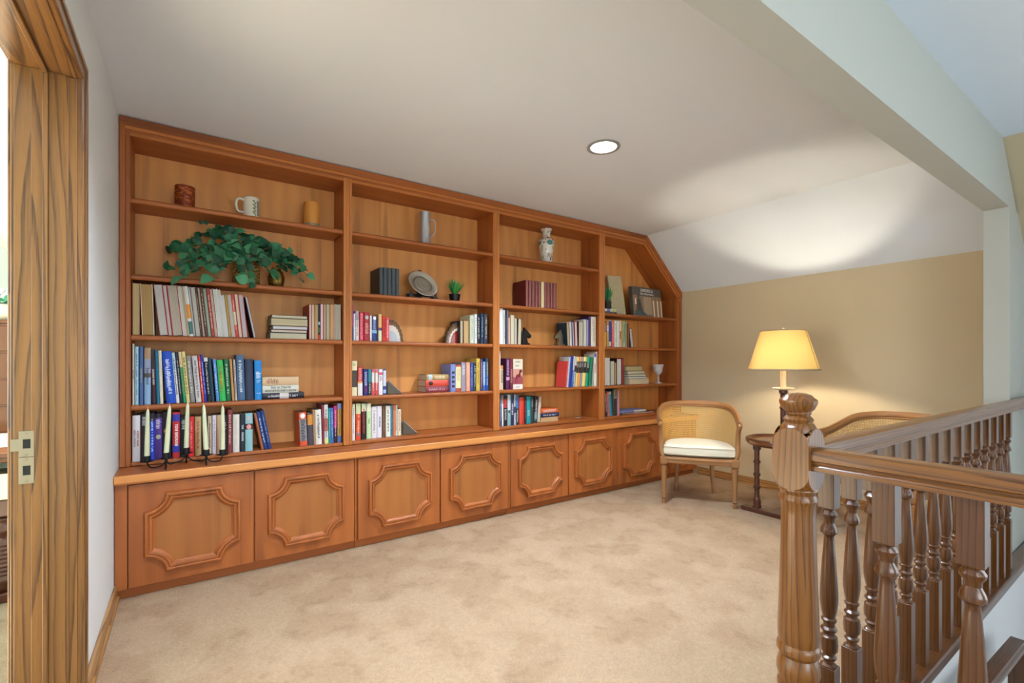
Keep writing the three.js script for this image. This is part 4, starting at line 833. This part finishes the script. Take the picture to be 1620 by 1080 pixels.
function pottedGrass(label, pos, s, mats, wide) {
  const t = thing('potted_plant', label, 'plant', pos, .4);
  const g = new THREE.CylinderGeometry(.045 * s, .034 * s, .062 * s, 4, 1).rotateY(Math.PI / 4).translate(0, .031 * s, 0);
  part('pot', [g.toNonIndexed()], M.black, t);
  for (let i = 0; i < 54; i++) {
    const a = rr(0, 6.28), l = rr(.075, .14) * s, sp = rr(.08, wide), w = rr(.004, .007) * s;
    const pts = [[0, 0], [w, l * .35], [w * .8, l * .7], [0, l], [-w * .8, l * .7], [-w, l * .35]];
    const b = new THREE.ShapeGeometry(new THREE.Shape(pts.map(([x, y]) => new THREE.Vector2(x, y))));
    b.rotateX(sp).rotateY(a).translate(Math.sin(a) * .016 * s, .058 * s, Math.cos(a) * .016 * s); part('blade', b, mats[i % mats.length], t);
  }
}
pottedGrass('bushy bright green plant in a black square pot, second bay', onShelf(1.758, 1, 3.36), 1.05, [M.grass, M.grass2, std({ color: 0x5cb83c, roughness: .5, side: THREE.DoubleSide })], .75);
pottedGrass('spiky dark green plant in a black pot, right bay', [3.45, 1.7226, -3.345], 1.25, [M.grass2, M.leaf3, M.grass], .6);
{
  const t = thing('woven_board', 'cream woven textured board leaning against bookcase back', 'board', [3.665, SH[1] + .008, -3.38]); t.rotation.set(-.12, 0, .06, 'YXZ');
  const tw = dataTex(128, 256, (u, v, i, j) => { const k = ((Math.floor(i / 4) + Math.floor(j / 6)) % 2) * .5 + hash2(Math.floor(i / 4), Math.floor(j / 6)) * .5; return lerp3([222, 212, 178], [166, 152, 112], k * .7); });
  tw.repeat.set(4, 2.4);
  part('panel', grain(new RoundedBoxGeometry(.2, .41, .018, 1, .004).translate(0, .205, 0), 'y', 0, 0), std({ map: tw, roughness: .95, bumpMap: tw, bumpScale: .002 }), t);
}
function agate(label, x, y, z, flip, rx, ry, core) {
  const t = thing('agate_bookend', label, 'bookend', [x, y + .0005, -z], 0, 'agate bookends in the second bay'); if (flip) t.scale.x = -1;
  const half = (a, b, d, z0) => { const s = new THREE.Shape(); s.moveTo(-.02, 0); s.lineTo(a, 0); for (let i = 0; i <= 18; i++) { const th = Math.PI / 2 * i / 18, k = 1 + .03 * Math.sin(i * 2.1); s.lineTo(a * Math.cos(th) * k, Math.max(0, b * Math.sin(th) * k)); } s.lineTo(-.02, b); s.closePath(); return new THREE.ExtrudeGeometry(s, { depth: d, bevelEnabled: false }).translate(0, 0, z0); };
  part('rind', half(rx, ry, .03, -.03), std({ color: 0x5c4a38, roughness: .7 }), t);
  part('brown_band', half(rx * .9, ry * .9, .002, 0), phys({ color: 0x8a6238, roughness: .15, clearcoat: .8 }), t);
  part('white_band', half(rx * .76, ry * .76, .002, .002), phys({ color: 0xe6e0d8, roughness: .12, clearcoat: .8 }), t);
  part('core', half(rx * core[0], ry * core[1], .002, .004), phys({ color: core[2], roughness: .12, clearcoat: .8 }), t);
}
agate('polished agate half-round with pale core beside coral spines', 1.227, SH[2], 3.34, false, .092, .16, [.5, .5, 0xc4ced2]);
agate('polished agate half-round with deep red core, second bay', 1.788, SH[2], 3.345, true, .118, .165, [.66, .64, 0xa02c1c]);
function wedge(label, x, y, z, w, h) {
  const t = thing('wedge_bookend', label, 'bookend', [x, y + .0005, -z], 0, 'clear wedge bookends');
  const s = new THREE.Shape([new THREE.Vector2(0, 0), new THREE.Vector2(w, 0), new THREE.Vector2(0, h)]);
  part('panel', new THREE.ExtrudeGeometry(s, { depth: .006, bevelEnabled: false }).translate(0, 0, -.006), std({ color: 0x6e6658, roughness: .35, metalness: .5 }), t);
  part('panel', new THREE.ExtrudeGeometry(s, { depth: .006, bevelEnabled: false }).translate(0, 0, -.09), std({ color: 0x6e6658, roughness: .35, metalness: .5 }), t);
  part('sloping_bar', [bar(V(w, .006, -.003), V(.004, h, -.003), .0055), bar(V(w, .006, -.087), V(.004, h, -.087), .0055), bar(V(w, .006, -.003), V(w, .006, -.087), .0055)], M.chrome, t);
  part('base_plate', bx(0, w, 0, .004, -.09, 0, .001), M.chrome, t);
}
wedge('dark wedge bookend with silver edge, second bay second shelf up', 1.192, SH[3], 3.31, .105, .098);
wedge('dark wedge bookend with silver edge, second bay bottom shelf', 1.318, BOT, 3.335, .11, .105);
function horse(label, x, y, z, flip, mat) {
  const t = thing('horse_bookend', label, 'bookend', [x, y + .0005, -z], 0, 'horse head bookends'); if (flip) t.scale.x = -1;
  const s = new THREE.Shape(); s.moveTo(-.02, .02); s.bezierCurveTo(-.012, .06, -.02, .09, .0, .125); s.lineTo(.004, .148); s.lineTo(.014, .136); s.bezierCurveTo(.03, .128, .05, .105, .066, .092); s.bezierCurveTo(.074, .084, .07, .07, .058, .068); s.bezierCurveTo(.046, .07, .04, .076, .028, .08); s.bezierCurveTo(.02, .07, .026, .045, .036, .02); s.closePath();
  part('head', new THREE.ExtrudeGeometry(s, { depth: .018, bevelEnabled: true, bevelThickness: .008, bevelSize: .006, bevelSegments: 3, curveSegments: 10 }).translate(0, 0, -.009), mat, t);
  part('mane', new THREE.ExtrudeGeometry(new THREE.Shape([[-.03, .03], [-.026, .07], [-.024, .1], [-.006, .135], [.002, .128], [-.012, .1], [-.014, .06], [-.016, .03]].map(([a, b]) => new THREE.Vector2(a, b))), { depth: .008, bevelEnabled: true, bevelThickness: .004, bevelSize: .003, bevelSegments: 2 }).translate(0, 0, -.004), mat, t);
  part('base', [bx(-.035, .05, 0, .02, -.04, .03, .005)], mat, t);
}
horse('black glossy horse head bookend facing right, third bay', 2.437, SH[2], 3.36, false, M.blackGloss);
horse('silvered horse head bookend facing left, third bay', 2.849, SH[2], 3.345, true, std({ color: 0x8a8478, metalness: .85, roughness: .3 }));
{
  const t = thing('glass_goblet', 'cut crystal goblet on the right bay second shelf up', 'goblet', [4.24, SH[3] + .0005, -3.34]);
  part('bowl', lathe([[.008, .085], [.03, .1], [.046, .13], [.05, .165], [.062, .205], [.058, .205], [.045, .165], [.04, .132], [.024, .106], [0, .1]], 14, null), M.crystal, t);
  part('stem', lathe([[0, 0], [.045, 0], [.045, .005], [.02, .014], [.009, .03], [.013, .05], [.009, .07], [.01, .086], [0, .0855]], 14, null), M.crystal, t);
}
single('paper_card', 'small white card lying on the third bay bottom shelf', 'card', bx(3.1, 3.16, BOT + .0005, BOT + .003, -3.4, -3.43, 0), M.wallWhite);

// ---------------------------------------------------------------- trailing plant in a brass planter
{
  const P = [.30, SH[1] + .0005, -3.37];
  const t = thing('trailing_plant', 'trailing eucalyptus plant in a square brass planter, left bay', 'plant', P);
  const pot = part('planter', [new THREE.CylinderGeometry(.1, .105, .125, 4, 1).rotateY(Math.PI / 4).translate(0, .0625, 0).toNonIndexed()], std({ color: 0xcfae62, metalness: .95, roughness: .22, bumpMap: tPlaster, bumpScale: .01 }), t); pot.scale.z = .8;
  const leafGeo = (k) => { const s = new THREE.Shape(); s.moveTo(0, 0); s.bezierCurveTo(.55, .12, .62, .62, 0, 1); s.bezierCurveTo(-.62, .62, -.55, .12, 0, 0); const g = new THREE.ShapeGeometry(s, 5), p = g.attributes.position; for (let i = 0; i < p.count; i++) { const x = p.getX(i), y = p.getY(i); p.setZ(i, Math.abs(x) * (.25 + k * .2) - y * y * (.15 + k * .15)); } g.computeVertexNormals(); return g; };
  const LG = [leafGeo(0), leafGeo(.6), leafGeo(1.2)], LM = [M.leaf, M.leaf2, M.leaf3, M.leaf2, M.leaf];
  // ends of the stems from the planter mouth, metres
  const ends = [[-.33, .10, .05], [-.40, .03, .08], [-.38, .17, .0], [-.27, .26, -.02], [-.17, .30, .02], [-.31, .00, .17], [-.2, -.02, .19], [-.06, .31, .03], [.06, .27, .05], [.14, .22, .0], [.2, .12, .06], [.26, .16, .03], [.33, .17, .05], [.3, .05, .09], [.37, .07, .08], [-.12, .08, .12], [.08, .1, .12], [-.23, .13, .1], [.22, .2, .09], [-.04, .16, .12], [-.1, .2, .09], [.0, -.03, .19], [.16, .03, .12], [-.36, -.04, .19]];
  ends.forEach(([ex, ey, ez], i) => {
    const a = V(rr(-.05, .05), .11, rr(-.03, .04)), e = V(ex, ey, ez), m1 = a.clone().lerp(e, .35).add(V(0, .09, .03)), m2 = a.clone().lerp(e, .72).add(V(0, .06, .02));
    const cv = new THREE.CatmullRomCurve3([a, m1, m2, e]); const st = part('stem', grain(new THREE.TubeGeometry(cv, 14, .0022, 5), 'y'), M.stem, t);
    const n = 9 + Math.floor(rnd() * 4);
    for (let k = 0; k < n; k++) {
      const q = .3 + .7 * (k + .5) / n, p = cv.getPoint(Math.min(1, q)), size = rr(.045, .072) * (q > .93 ? .8 : 1);
      const lf = part('leaf', LG[Math.floor(rnd() * 3)], LM[Math.floor(rnd() * 5)], t); lf.position.copy(p); lf.scale.setScalar(size);
      lf.rotation.set(rr(-1.1, .5), rr(-1.0, 1.0), (k % 2 ? 1 : -1) * rr(.4, 1.9) + (ex < 0 ? .5 : -.5), 'YXZ');
    }
  });
  part('stem', tube([V(-.03, .16, .01), V(-.07, .26, .02), V(-.13, .31, .02), V(-.22, .35, .01)], .0016, 16, 5), M.stem, t);
  for (const [x, y, r] of [[-.22, .35, 1.2], [-.2, .345, .4], [-.15, .29, 2.2], [-.16, .28, 2.6]]) { const lf = part('leaf', LG[0], M.leaf2, t); lf.position.set(x, y, .01); lf.scale.setScalar(.03); lf.rotation.z = r; }
  const j = thing('brass_jar', 'small round brass jar beside the square planter', 'jar', [.47, SH[1] + .0005, -3.345]);
  part('body', latheSmooth([[0, 0], [.035, 0], [.045, .02], [.05, .06], [.04, .1], [.026, .115], [.03, .125], [.024, .126], [.02, .115], [0, .1]], 28), std({ color: 0x8a6a34, metalness: .9, roughness: .3 }), j);
}

// ---------------------------------------------------------------- candelabra on the ledge
{
  const cups = [[-.174, .7, -3.13], [-.092, .715, -3.085], [-.004, .725, -3.135], [.086, .712, -3.09], [.165, .7, -3.12]];
  const t = thing('candelabra', 'black wrought iron five-cup candelabra on the ledge', 'candelabra', [0, .6345, 0]);
  for (const [x, y, z] of cups) {
    const yy = y - .6345;
    part('cup', latheSmooth([[.004, yy - .03], [.016, yy - .028], [.0165, yy + .005], [.0135, yy + .005], [.0135, yy - .02], [0, yy - .02]], 18).translate(x, 0, z), M.iron, t);
    part('drip_pan', latheSmooth([[.0, yy - .033], [.03, yy - .026], [.032, yy - .024], [.0, yy - .029]], 18).translate(x, 0, z), M.iron, t);
  }
  for (let i = 0; i < 4; i++) { const a = cups[i], b = cups[i + 1]; part('arm', tube([V(a[0], a[1] - .6645, a[2]), V(a[0] + .012, a[1] - .69, a[2]), V((a[0] + b[0]) / 2, Math.min(a[1], b[1]) - .691, (a[2] + b[2]) / 2), V(b[0] - .012, b[1] - .69, b[2]), V(b[0], b[1] - .6645, b[2])], .0036, 24, 8), M.iron, t); }
  for (const i of [1, 3]) part('foot', [bar(V(cups[i][0], cups[i][1] - .66, cups[i][2]), V(cups[i][0], .006, cups[i][2]), .0045), tube([V(cups[i][0], .03, cups[i][2]), V(cups[i][0], .014, cups[i][2] + .018), V(cups[i][0], .0052, cups[i][2] + .045)], .004, 10, 6)], M.iron, t);
  part('foot', [bar(V(cups[2][0], cups[2][1] - .66, cups[2][2]), V(cups[2][0], .006, cups[2][2] - .03), .0045)], M.iron, t);
  const tilt = [[.01, 0], [.05, 0], [.02, 0], [-.035, 0], [0, 0]];
  ['at the far left', 'tilting right, second from left', 'in the middle', 'tilting left, fourth from left', 'at the right end'].forEach((w, i) => {
    const c = thing('taper_candle', 'pale green taper candle ' + w + ' of the black candelabra', 'candle', [cups[i][0], cups[i][1] - .018, cups[i][2]], 0, 'candles in the candelabra'); c.rotation.z = -tilt[i][0] * 1.2;
    part('wax', latheSmooth([[0, 0], [.0122, 0], [.0115, .1], [.0095, .2], [.0075, .25], [.004, .266], [.0, .27]], 18), M.candleWax, c);
    part('wick', new THREE.CylinderGeometry(.0009, .0009, .012, 5).translate(0, .274, 0), M.ivory, c);
  });
}
// ---------------------------------------------------------------- floor lamp with tray table
{
  const LX = 3.90, LZ = -1.865;
  const t = thing('floor_lamp', 'floor lamp with yellow shade rising through a round dark tray table', 'lamp', [LX, 0, LZ]);
  const ringed = (y0, y1, r, n) => { const p = [[0, y0], [r * 1.5, y0], [r * 1.5, y0 + .05], [r * 1.15, y0 + .058], [r, y0 + .075]]; for (let k = 1; k <= n; k++) { const y = y0 + .05 + (y1 - y0 - .08) * k / (n + 1); p.push([r, y - .014], [r * 1.35, y - .008], [r * 1.4, y], [r * 1.35, y + .008], [r, y + .014]); } p.push([r, y1 - .04], [r * 1.5, y1 - .03], [r * 1.5, y1], [0, y1]); return p; };
  part('tray_top', latheSmooth([[0, .53], [.22, .53], [.255, .54], [.27, .556], [.27, .574], [.262, .582], [.25, .58], [.243, .568], [.235, .565], [0, .565]], 56), M.darkWoodTop, t);
  part('tray_rim', grain(new THREE.TorusGeometry(.258, .011, 8, 64).rotateX(Math.PI / 2).translate(0, .578, 0), 'y'), M.darkWood, t);
  const feet = [[-.075, -.15], [-.075, .125], [.1, 0]];
  for (const [x, z] of [[-.16, -.125], [-.16, .125], [.18, 0]]) part('leg', latheSmooth(ringed(.05, .532, .019, 3), 18).translate(x, 0, z), M.darkWood, t);
  part('base', [bx(-.2, -.12, 0, .035, -.24, .24, .012), bx(-.16, .23, 0, .033, -.04, .04, .01, 'x'), bx(-.185, -.135, .03, .055, -.15, -.1, .006), bx(-.185, -.135, .03, .055, .1, .15, .006), bx(.155, .205, .03, .055, -.025, .025, .006)], M.darkWood, t);
  part('pole', latheSmooth([[0, .56], [.04, .56], [.04, .575], [.022, .585], [.02, .66], [.027, .668], [.028, .676], [.02, .685], [.02, .82], [.027, .828], [.028, .836], [.02, .845], [.02, .94], [.03, .952], [.03, .97], [0, .97]], 20), M.darkWood, t);
  part('drip_dish', latheSmooth([[0, .97], [.03, .972], [.075, .985], [.076, .99], [.03, .98], [0, .98]], 32), M.ivory, t);
  part('candle_tube', latheSmooth([[0, .98], [.022, .98], [.022, 1.2], [0, 1.2]], 20), M.ivory, t);
  const shadeMat = phys({ color: new THREE.Color().setRGB(.82, .55, .17), roughness: 1, transmission: .056, thickness: 0, side: THREE.DoubleSide });
  const shade = part('lamp_shade', lathe([[.25, 1.137], [.16, 1.444]], 64, null), shadeMat, t);
  part('shade_trim', [new THREE.TorusGeometry(.2505, .005, 6, 64).rotateX(Math.PI / 2).scale(1, 1.6, 1).translate(0, 1.137, 0), new THREE.TorusGeometry(.1605, .004, 6, 64).rotateX(Math.PI / 2).scale(1, 1.5, 1).translate(0, 1.444, 0)], std({ color: 0xb09a78, roughness: .9 }), shade);
  part('shade_seam', bar(V(.2505 * Math.sin(.3) * 1, 1.137, .2505 * Math.cos(.3)), V(.1605 * Math.sin(.3), 1.444, .1605 * Math.cos(.3)), .0015, 5).rotateY(-.25), std({ color: 0xa07a3c, roughness: .9 }), shade);
  part('spider', [bar(V(-.16, 1.43, 0), V(.16, 1.43, 0), .0015, 5), bar(V(0, 1.43, -.16), V(0, 1.43, .16), .0015, 5), bar(V(0, 1.2, 0), V(0, 1.215, 0), .006, 6)], M.brass, t);
  part('finial', latheSmooth([[0, 1.43], [.008, 1.432], [.006, 1.445], [.012, 1.455], [.008, 1.465], [0, 1.468]], 12), M.ivory, t);
  part('bulb', new THREE.SphereGeometry(.03, 18, 12).translate(0, 1.24, 0), std({ color: 0xffffff, emissive: 0xffd9a0, emissiveIntensity: 4 }), t);
  const l = new THREE.PointLight(new THREE.Color().setRGB(1, .88, .68), 1.45); l.position.set(LX, 1.24, LZ); l.castShadow = true; l.shadow.radius = 1.4; l.name = 'lamp_bulb_light'; scene.add(l);
}
// ---------------------------------------------------------------- recessed ceiling lights; the last two are unseen, added as fill
[['recessed white downlight in the ceiling before the bookcase', 2.093, -2.054, 15], ['unseen downlight near the door frame, added to fill the left side', .4, -1.45, 12], ['unseen downlight over the hall behind the camera, added as fill', .55, 1.6, 6]].forEach(([label, x, z, power]) => {
  const t = thing('ceiling_light', label, 'light', [x, H, z], 0, 'recessed downlights');
  part('trim_ring', latheSmooth([[.083, .0], [.1, -.001], [.1, -.006], [.09, -.009], [.08, -.006], [.08, 0]], 40), M.trimWhite, t);
  part('lens', lathe([[0, -.005], [.07, -.005], [.082, -.002], [0, -.0005]], 40, null), M.canGlow, t);
  const l = new THREE.SpotLight(new THREE.Color().setRGB(.86, .96, 1.1), power, 0, 1.25, .9, 2); l.position.set(x, H - .02, z); l.target.position.set(x, 0, z); l.castShadow = true; l.shadow.radius = 3.5; l.name = 'ceiling_light_beam'; scene.add(l, l.target);
});

// ---------------------------------------------------------------- cane armchairs
function caneChair(label, pos, turn, cushionMat, seatLabel) {
  const t = thing('cane_armchair', label, 'chair', pos, turn, 'cane barrel armchairs');
  // plan of the seat, front towards +z
  const plan = (k = 1, front = .215) => { const s = new THREE.Shape(); s.moveTo(-.285 * k, front); s.quadraticCurveTo(0, front + .03, .285 * k, front); s.bezierCurveTo(.3 * k, .02, .27 * k, -.24 * k, 0, -.25 * k); s.bezierCurveTo(-.27 * k, -.24 * k, -.3 * k, .02, -.285 * k, front); return s; };
  const slab = (k, f, y0, y1, b) => { const g = new THREE.ExtrudeGeometry(plan(k, f), { depth: y1 - y0 - 2 * b, bevelEnabled: true, bevelSize: b, bevelThickness: b, bevelSegments: 4, curveSegments: 14 }); g.rotateX(Math.PI / 2).scale(1, 1, 1); g.translate(0, y1 - b, 0); return g; };
  // rotateX(+90) turns shape y into +z and the depth downwards
  part('seat_frame', [slab(.98, .205, .345, .40, .008), slab(1.0, .215, .375, .39, .006)], M.chairWood, t);
  const cu = part('cushion', toCreasedNormals(slab(.86, .165, .405, .5, .035), 1.2), cushionMat, t); if (seatLabel) cu.userData.label = seatLabel;
  const ring = plan(.86 * 1.115, .2).getSpacedPoints(60).map(p => V(p.x, 0, p.y)); ring.pop();
  part('piping', [tube(ring.map(p => V(p.x, .482, p.z)), .005, 90, 6, true), tube(ring.map(p => V(p.x, .425, p.z)), .005, 90, 6, true)], cushionMat, cu);
  // legs
  const leg = (x, z, s) => latheSmooth([[0, 0], [.014, 0], [.017, .012], [.017, .03], [.014, .036], [.0185, .04], [.0185, .05], [.0155, .056], [.02, .2], [.025, .3], [.028, .318], [.02, .326], [.029, .334], [.029, .345], [0, .345]].map(([r, y]) => [r * s, y]), 16).translate(x, 0, z);
  for (const s of [-1, 1]) {
    part('leg', [leg(s * .275, .19, 1), bx(s * .275 - .031, s * .275 + .031, .338, .402, .16, .222, .006)], M.chairWood, t);
    part('leg', [leg(0, 0, .95).rotateX(-.13).rotateZ(s * .06).translate(s * .163, 0, -.255)], M.chairWood, t);
    part('leg_ring', latheSmooth([[.0165, .04], [.0195, .043], [.0195, .049], [.0165, .051]], 14).translate(s * .275, 0, .19), M.darkWood, t);
    part('arm_post', [tube([V(s * .282, .395, .19), V(s * .298, .45, .185), V(s * .3, .52, .165), V(s * .302, .6, .17), V(s * .305, .665, .2)], .019, 20, 8), lathe([[0, -.02], [.022, -.016], [.027, 0], [.022, .016], [0, .02]], 14).rotateZ(Math.PI / 2).translate(s * .306, .675, .222)], M.chairWood, t);
  }
  // top rail sweeping from arm to back to arm
  const R = [[-.306, .685, .225], [-.316, .70, .12], [-.318, .735, .0], [-.29, .785, -.13], [-.21, .805, -.235], [-.1, .811, -.275], [0, .813, -.285]]; const full = [...R, ...R.slice(0, -1).reverse().map(([x, y, z]) => [-x, y, z])].map(p => V(...p));
  const top = new THREE.CatmullRomCurve3(full), B = [[-.285, .4, .19], [-.288, .4, .08], [-.275, .4, -.03], [-.225, .4, -.15], [-.16, .4, -.21], [-.08, .4, -.238], [0, .4, -.245]], bot = new THREE.CatmullRomCurve3([...B, ...B.slice(0, -1).reverse().map(([x, y, z]) => [-x, y, z])].map(p => V(...p)));
  part('top_rail', [grain(new THREE.TubeGeometry(top, 70, .021, 10), 'y'), grain(new THREE.TubeGeometry(top, 70, .012, 8).translate(0, .016, 0), 'y')], M.chairWood, t);
  part('top_rail_bead', grain(new THREE.TubeGeometry(top, 70, .007, 6).scale(.955, 1, .955).translate(0, -.02, 0), 'y'), M.chairWood, t);
  // cane webbing: thin woven strands between seat frame and top rail
  const NV = 88, NH = 25, pos3 = [], at = (s, v, off) => { const a = bot.getPoint(s), b = top.getPoint(s), p = a.lerp(b, v); p.x *= 1 - off; p.z = p.z * (1 - off); return p; };
  const quad = (a, b, c, d) => pos3.push(a, b, c, a, c, d);
  const strand = (f, n) => { for (let i = 0; i < n; i++) { const [a, b] = f(i / n), [c, d] = f((i + 1) / n); quad(a, b, d, c); } };
  for (let i = 1; i < NV; i++) { const s = .015 + .97 * i / NV, w = .0022; strand((v) => [at(s - w, v * .98, 0), at(s + w, v * .98, 0)], 6); }
  for (let j = 1; j < NH; j++) { const v = j / NH, w = .0078; strand((q) => [at(.015 + .97 * q, v - w, .002), at(.015 + .97 * q, v + w, .002)], 70); }
  const cg = new THREE.BufferGeometry().setFromPoints(pos3); cg.computeVertexNormals();
  const cp = part('cane_panel', cg, M.caneSheet ?? (M.caneSheet = std({ color: 0xd0a65c, roughness: .6, side: THREE.DoubleSide })), t); cp.userData.kind = 'stuff';
  part('apron_rail', grain(new THREE.TubeGeometry(bot, 60, .014, 8).translate(0, .008, 0), 'y'), M.chairWood, t);
  return t;
}
caneChair('cane barrel armchair with plain cream cushion by the bookcase', [3.655, 0, -2.47], Math.atan2(-.336, .265), M.cushion);
{
  const ts = dataTex(256, 8, (u) => { const k = Math.floor(u * 40) % 5; return [[236, 232, 222], [74, 84, 128], [236, 232, 222], [150, 84, 110], [58, 62, 96]][k]; }); ts.repeat.set(5, 1);
  caneChair('cane barrel armchair with striped cushion behind the railing', [3.93, 0, -1.2], Math.atan2(-.9, .0) - .25, std({ map: ts, roughness: .95 }), 'blue and white striped cushion');
}

// ---------------------------------------------------------------- newel post and railings
const NX = 1.357, NZ = -.61, RT = .975;        // newel centre, rail top
{
  const t = thing('newel_post', 'thick turned oak newel post at the railing corner', 'post', [NX, 0, NZ]);
  const ev = new Evaluator(); ev.attributes = ['position', 'normal'];
  const cut = (hw, y0, y1, prof) => {   // square block with turned, arched ends
    const a = new Brush(new THREE.BoxGeometry(hw * 2, y1 - y0, hw * 2).translate(0, (y0 + y1) / 2, 0)); const lg = new THREE.LatheGeometry(prof.map(([r, y]) => new THREE.Vector2(Math.max(r, 0), y)), 48); lg.deleteAttribute('uv'); a.geometry.deleteAttribute('uv');
    const b = new Brush(lg); a.updateMatrixWorld(); b.updateMatrixWorld(); const r = ev.evaluate(a, b, INTERSECTION); const g = r.geometry.toNonIndexed(); g.clearGroups(); for (const k of Object.keys(g.attributes)) if (!['position', 'normal'].includes(k)) g.deleteAttribute(k); return grain(toCreasedNormals(g, .5), 'y');
  };
  const HW = .0455, arch = (y, h, s) => { const o = []; for (let i = 0; i <= 14; i++) { const x = HW * 1.02 * i / 14; o.push([Math.hypot(HW, x), y - s * h * (1 - Math.sqrt(Math.max(0, 1 - (i / 14) ** 2)))]); } return o; };
  part('block', cut(HW, .845, 1.035, [[0, .861], [HW, .861], ...arch(.861, .048, -1), ...arch(1.0235, .05, 1).reverse(), [HW, 1.0235], [0, 1.0235]].filter(([r, y], i, l) => !i || Math.hypot(r - l[i - 1][0], y - l[i - 1][1]) > 1e-5)), M.oakRail, t);
  part('cap', latheSmooth([[0, 1.01], [.0445, 1.012], [.043, 1.022], [.037, 1.033], [.032, 1.037], [.035, 1.041], [.036, 1.046], [.032, 1.051], [.027, 1.055], [.031, 1.061], [.0295, 1.065], [.038, 1.073], [.0445, 1.087], [.0455, 1.095], [.042, 1.1], [.037, 1.103], [.031, 1.11], [.018, 1.115], [0, 1.117]], 40), M.oakRail, t);
  part('shaft', latheSmooth([[0, .872], [.04, .87], [.0455, .864], [.0465, .857], [.043, .852], [.0415, .846], [.045, .838], [.046, .832], [.0435, .826], [.0415, .82], [.0405, .79], [.043, .68], [.047, .55], [.0495, .475], [.0485, .455], [.046, .447], [.0505, .441], [.052, .433], [.0515, .424], [.046, .418], [.0435, .412], [.047, .402], [.0515, .385], [.052, .368], [.047, .35], [.0435, .342], [.05, .336], [.051, .327], [.047, .32], [.047, .31], [0, .31]], 40), M.oakRail, t);
  part('base_block', bx(-.0455, .0455, 0, .315, -.0455, .0455, .004), M.oakRail, t);
}
const BAL = [[0, .19], [.021, .188], [.0225, .182], [.0215, .176], [.017, .172], [.0175, .166]];
function balusterGeo(hw, bt, y1) {   // half width of the square, top of lower square, rail underside
  const b0 = y1 - .142, k = .85;             // underside of the upper square
  const low = [[0, 0], [.95, 0], [.98, .006], [.66, .012], [.62, .02], [.86, .028], [.92, .034], [.7, .04], [.72, .046], [1, .056], [1.06, .08], [.98, .104], [.72, .11], [.68, .116], [.94, .124], [.96, .13], [.7, .138], [.68, .15], [.9, .157], [.92, .163], [.72, .168], [.92, .19], [1.06, .22], [1.08, .245], [1.02, .28]].map(([r, y]) => [hw * r, bt + y * k]);
  const up = [[.8, -.15], [.62, -.1], [.56, -.086], [.6, -.082], [.98, -.074], [1.02, -.068], [.9, -.058], [.62, -.045], [.68, -.034], [.96, -.025], [1, -.018], [.82, -.011], [.7, -.006], [.8, 0], [0, 0]].map(([r, y]) => [hw * r, b0 + y]);
  return mergeAll([latheSmooth([...low, ...up], 20), bx(-hw, hw, .0, bt + .002, -hw, hw, .002), bx(-hw, hw, b0 - .001, y1, -hw, hw, .002)]);
}
// moulded rail section drawn along x
function railGeo(len, s = 1) {
  const sec = [[-.03, -.058], [.03, -.058], [.03, -.046], [.026, -.04], [.027, -.034], [.035, -.03], [.036, -.016], [.032, -.006], [.022, -.001], [0, .001], [-.022, -.001], [-.032, -.006], [-.036, -.016], [-.035, -.03], [-.027, -.034], [-.026, -.04], [-.03, -.046]].map(([a, b]) => new THREE.Vector2(a * s, b));
  return grain(toCreasedNormals(new THREE.ExtrudeGeometry(new THREE.Shape(sec), { depth: len, bevelEnabled: false }).rotateY(Math.PI / 2), .55), 'x');
}
{
  const t = thing('guard_railing', 'oak guard railing with turned balusters running to the pilaster', 'railing', [0, 0, NZ]);
  part('handrail', railGeo(4.515 - 1.403, .84).translate(1.403, RT, 0), M.oakRail, t);
  const g = balusterGeo(.0215, .282, RT - .058 - .03);
  for (let k = 0; k < 15; k++) { const b = part('baluster', g, M.oakDark, t); b.position.set(1.544 + .1608 * k, .03, 0); }
  part('shoe', [bx(1.403, 4.515, .001, .03, .042, -.03, .009, 'x'), bx(1.403, 4.515, -.032, .001, .034, .0225, .004, 'x')], M.oakDark, t);
}
{
  const t = thing('hall_railing', 'oak railing coming from the newel post towards the viewer', 'railing', [NX, 0, 0]);
  part('handrail', railGeo(3.28 - (NZ + .0455), 1).rotateY(-Math.PI / 2).translate(0, RT, NZ + .0455), M.oakRail, t);
  const g = balusterGeo(.0225, .282, RT - .058 - .018);
  for (let k = 0; k < 24; k++) { const b = part('baluster', g, M.oakDark, t); b.position.set(0, .018, -.415 + .148 * k); }
  part('shoe', [bx(-.035, .05, .001, .018, NZ + .0455, 3.28, .006, 'z')], M.oakDark, t);
}
{
  const t = thing('stair_handrail', 'lower oak handrail with end post in the stairwell', 'handrail', [0, 0, 0]);
  const a = V(3.29, -.19, -.49), b = V(1.6, -.06, -.49), d = b.clone().sub(a), len = d.length();
  part('rail', railGeo(len, .8).rotateZ(Math.atan2(d.y, d.x)).translate(a.x, a.y, a.z), M.oakDark, t);
  part('end_post', [bx(3.265, 3.325, -2.9, -.192, -.52, -.46, .004)], M.oakDark, t);
}
renderer.render(scene, camera);
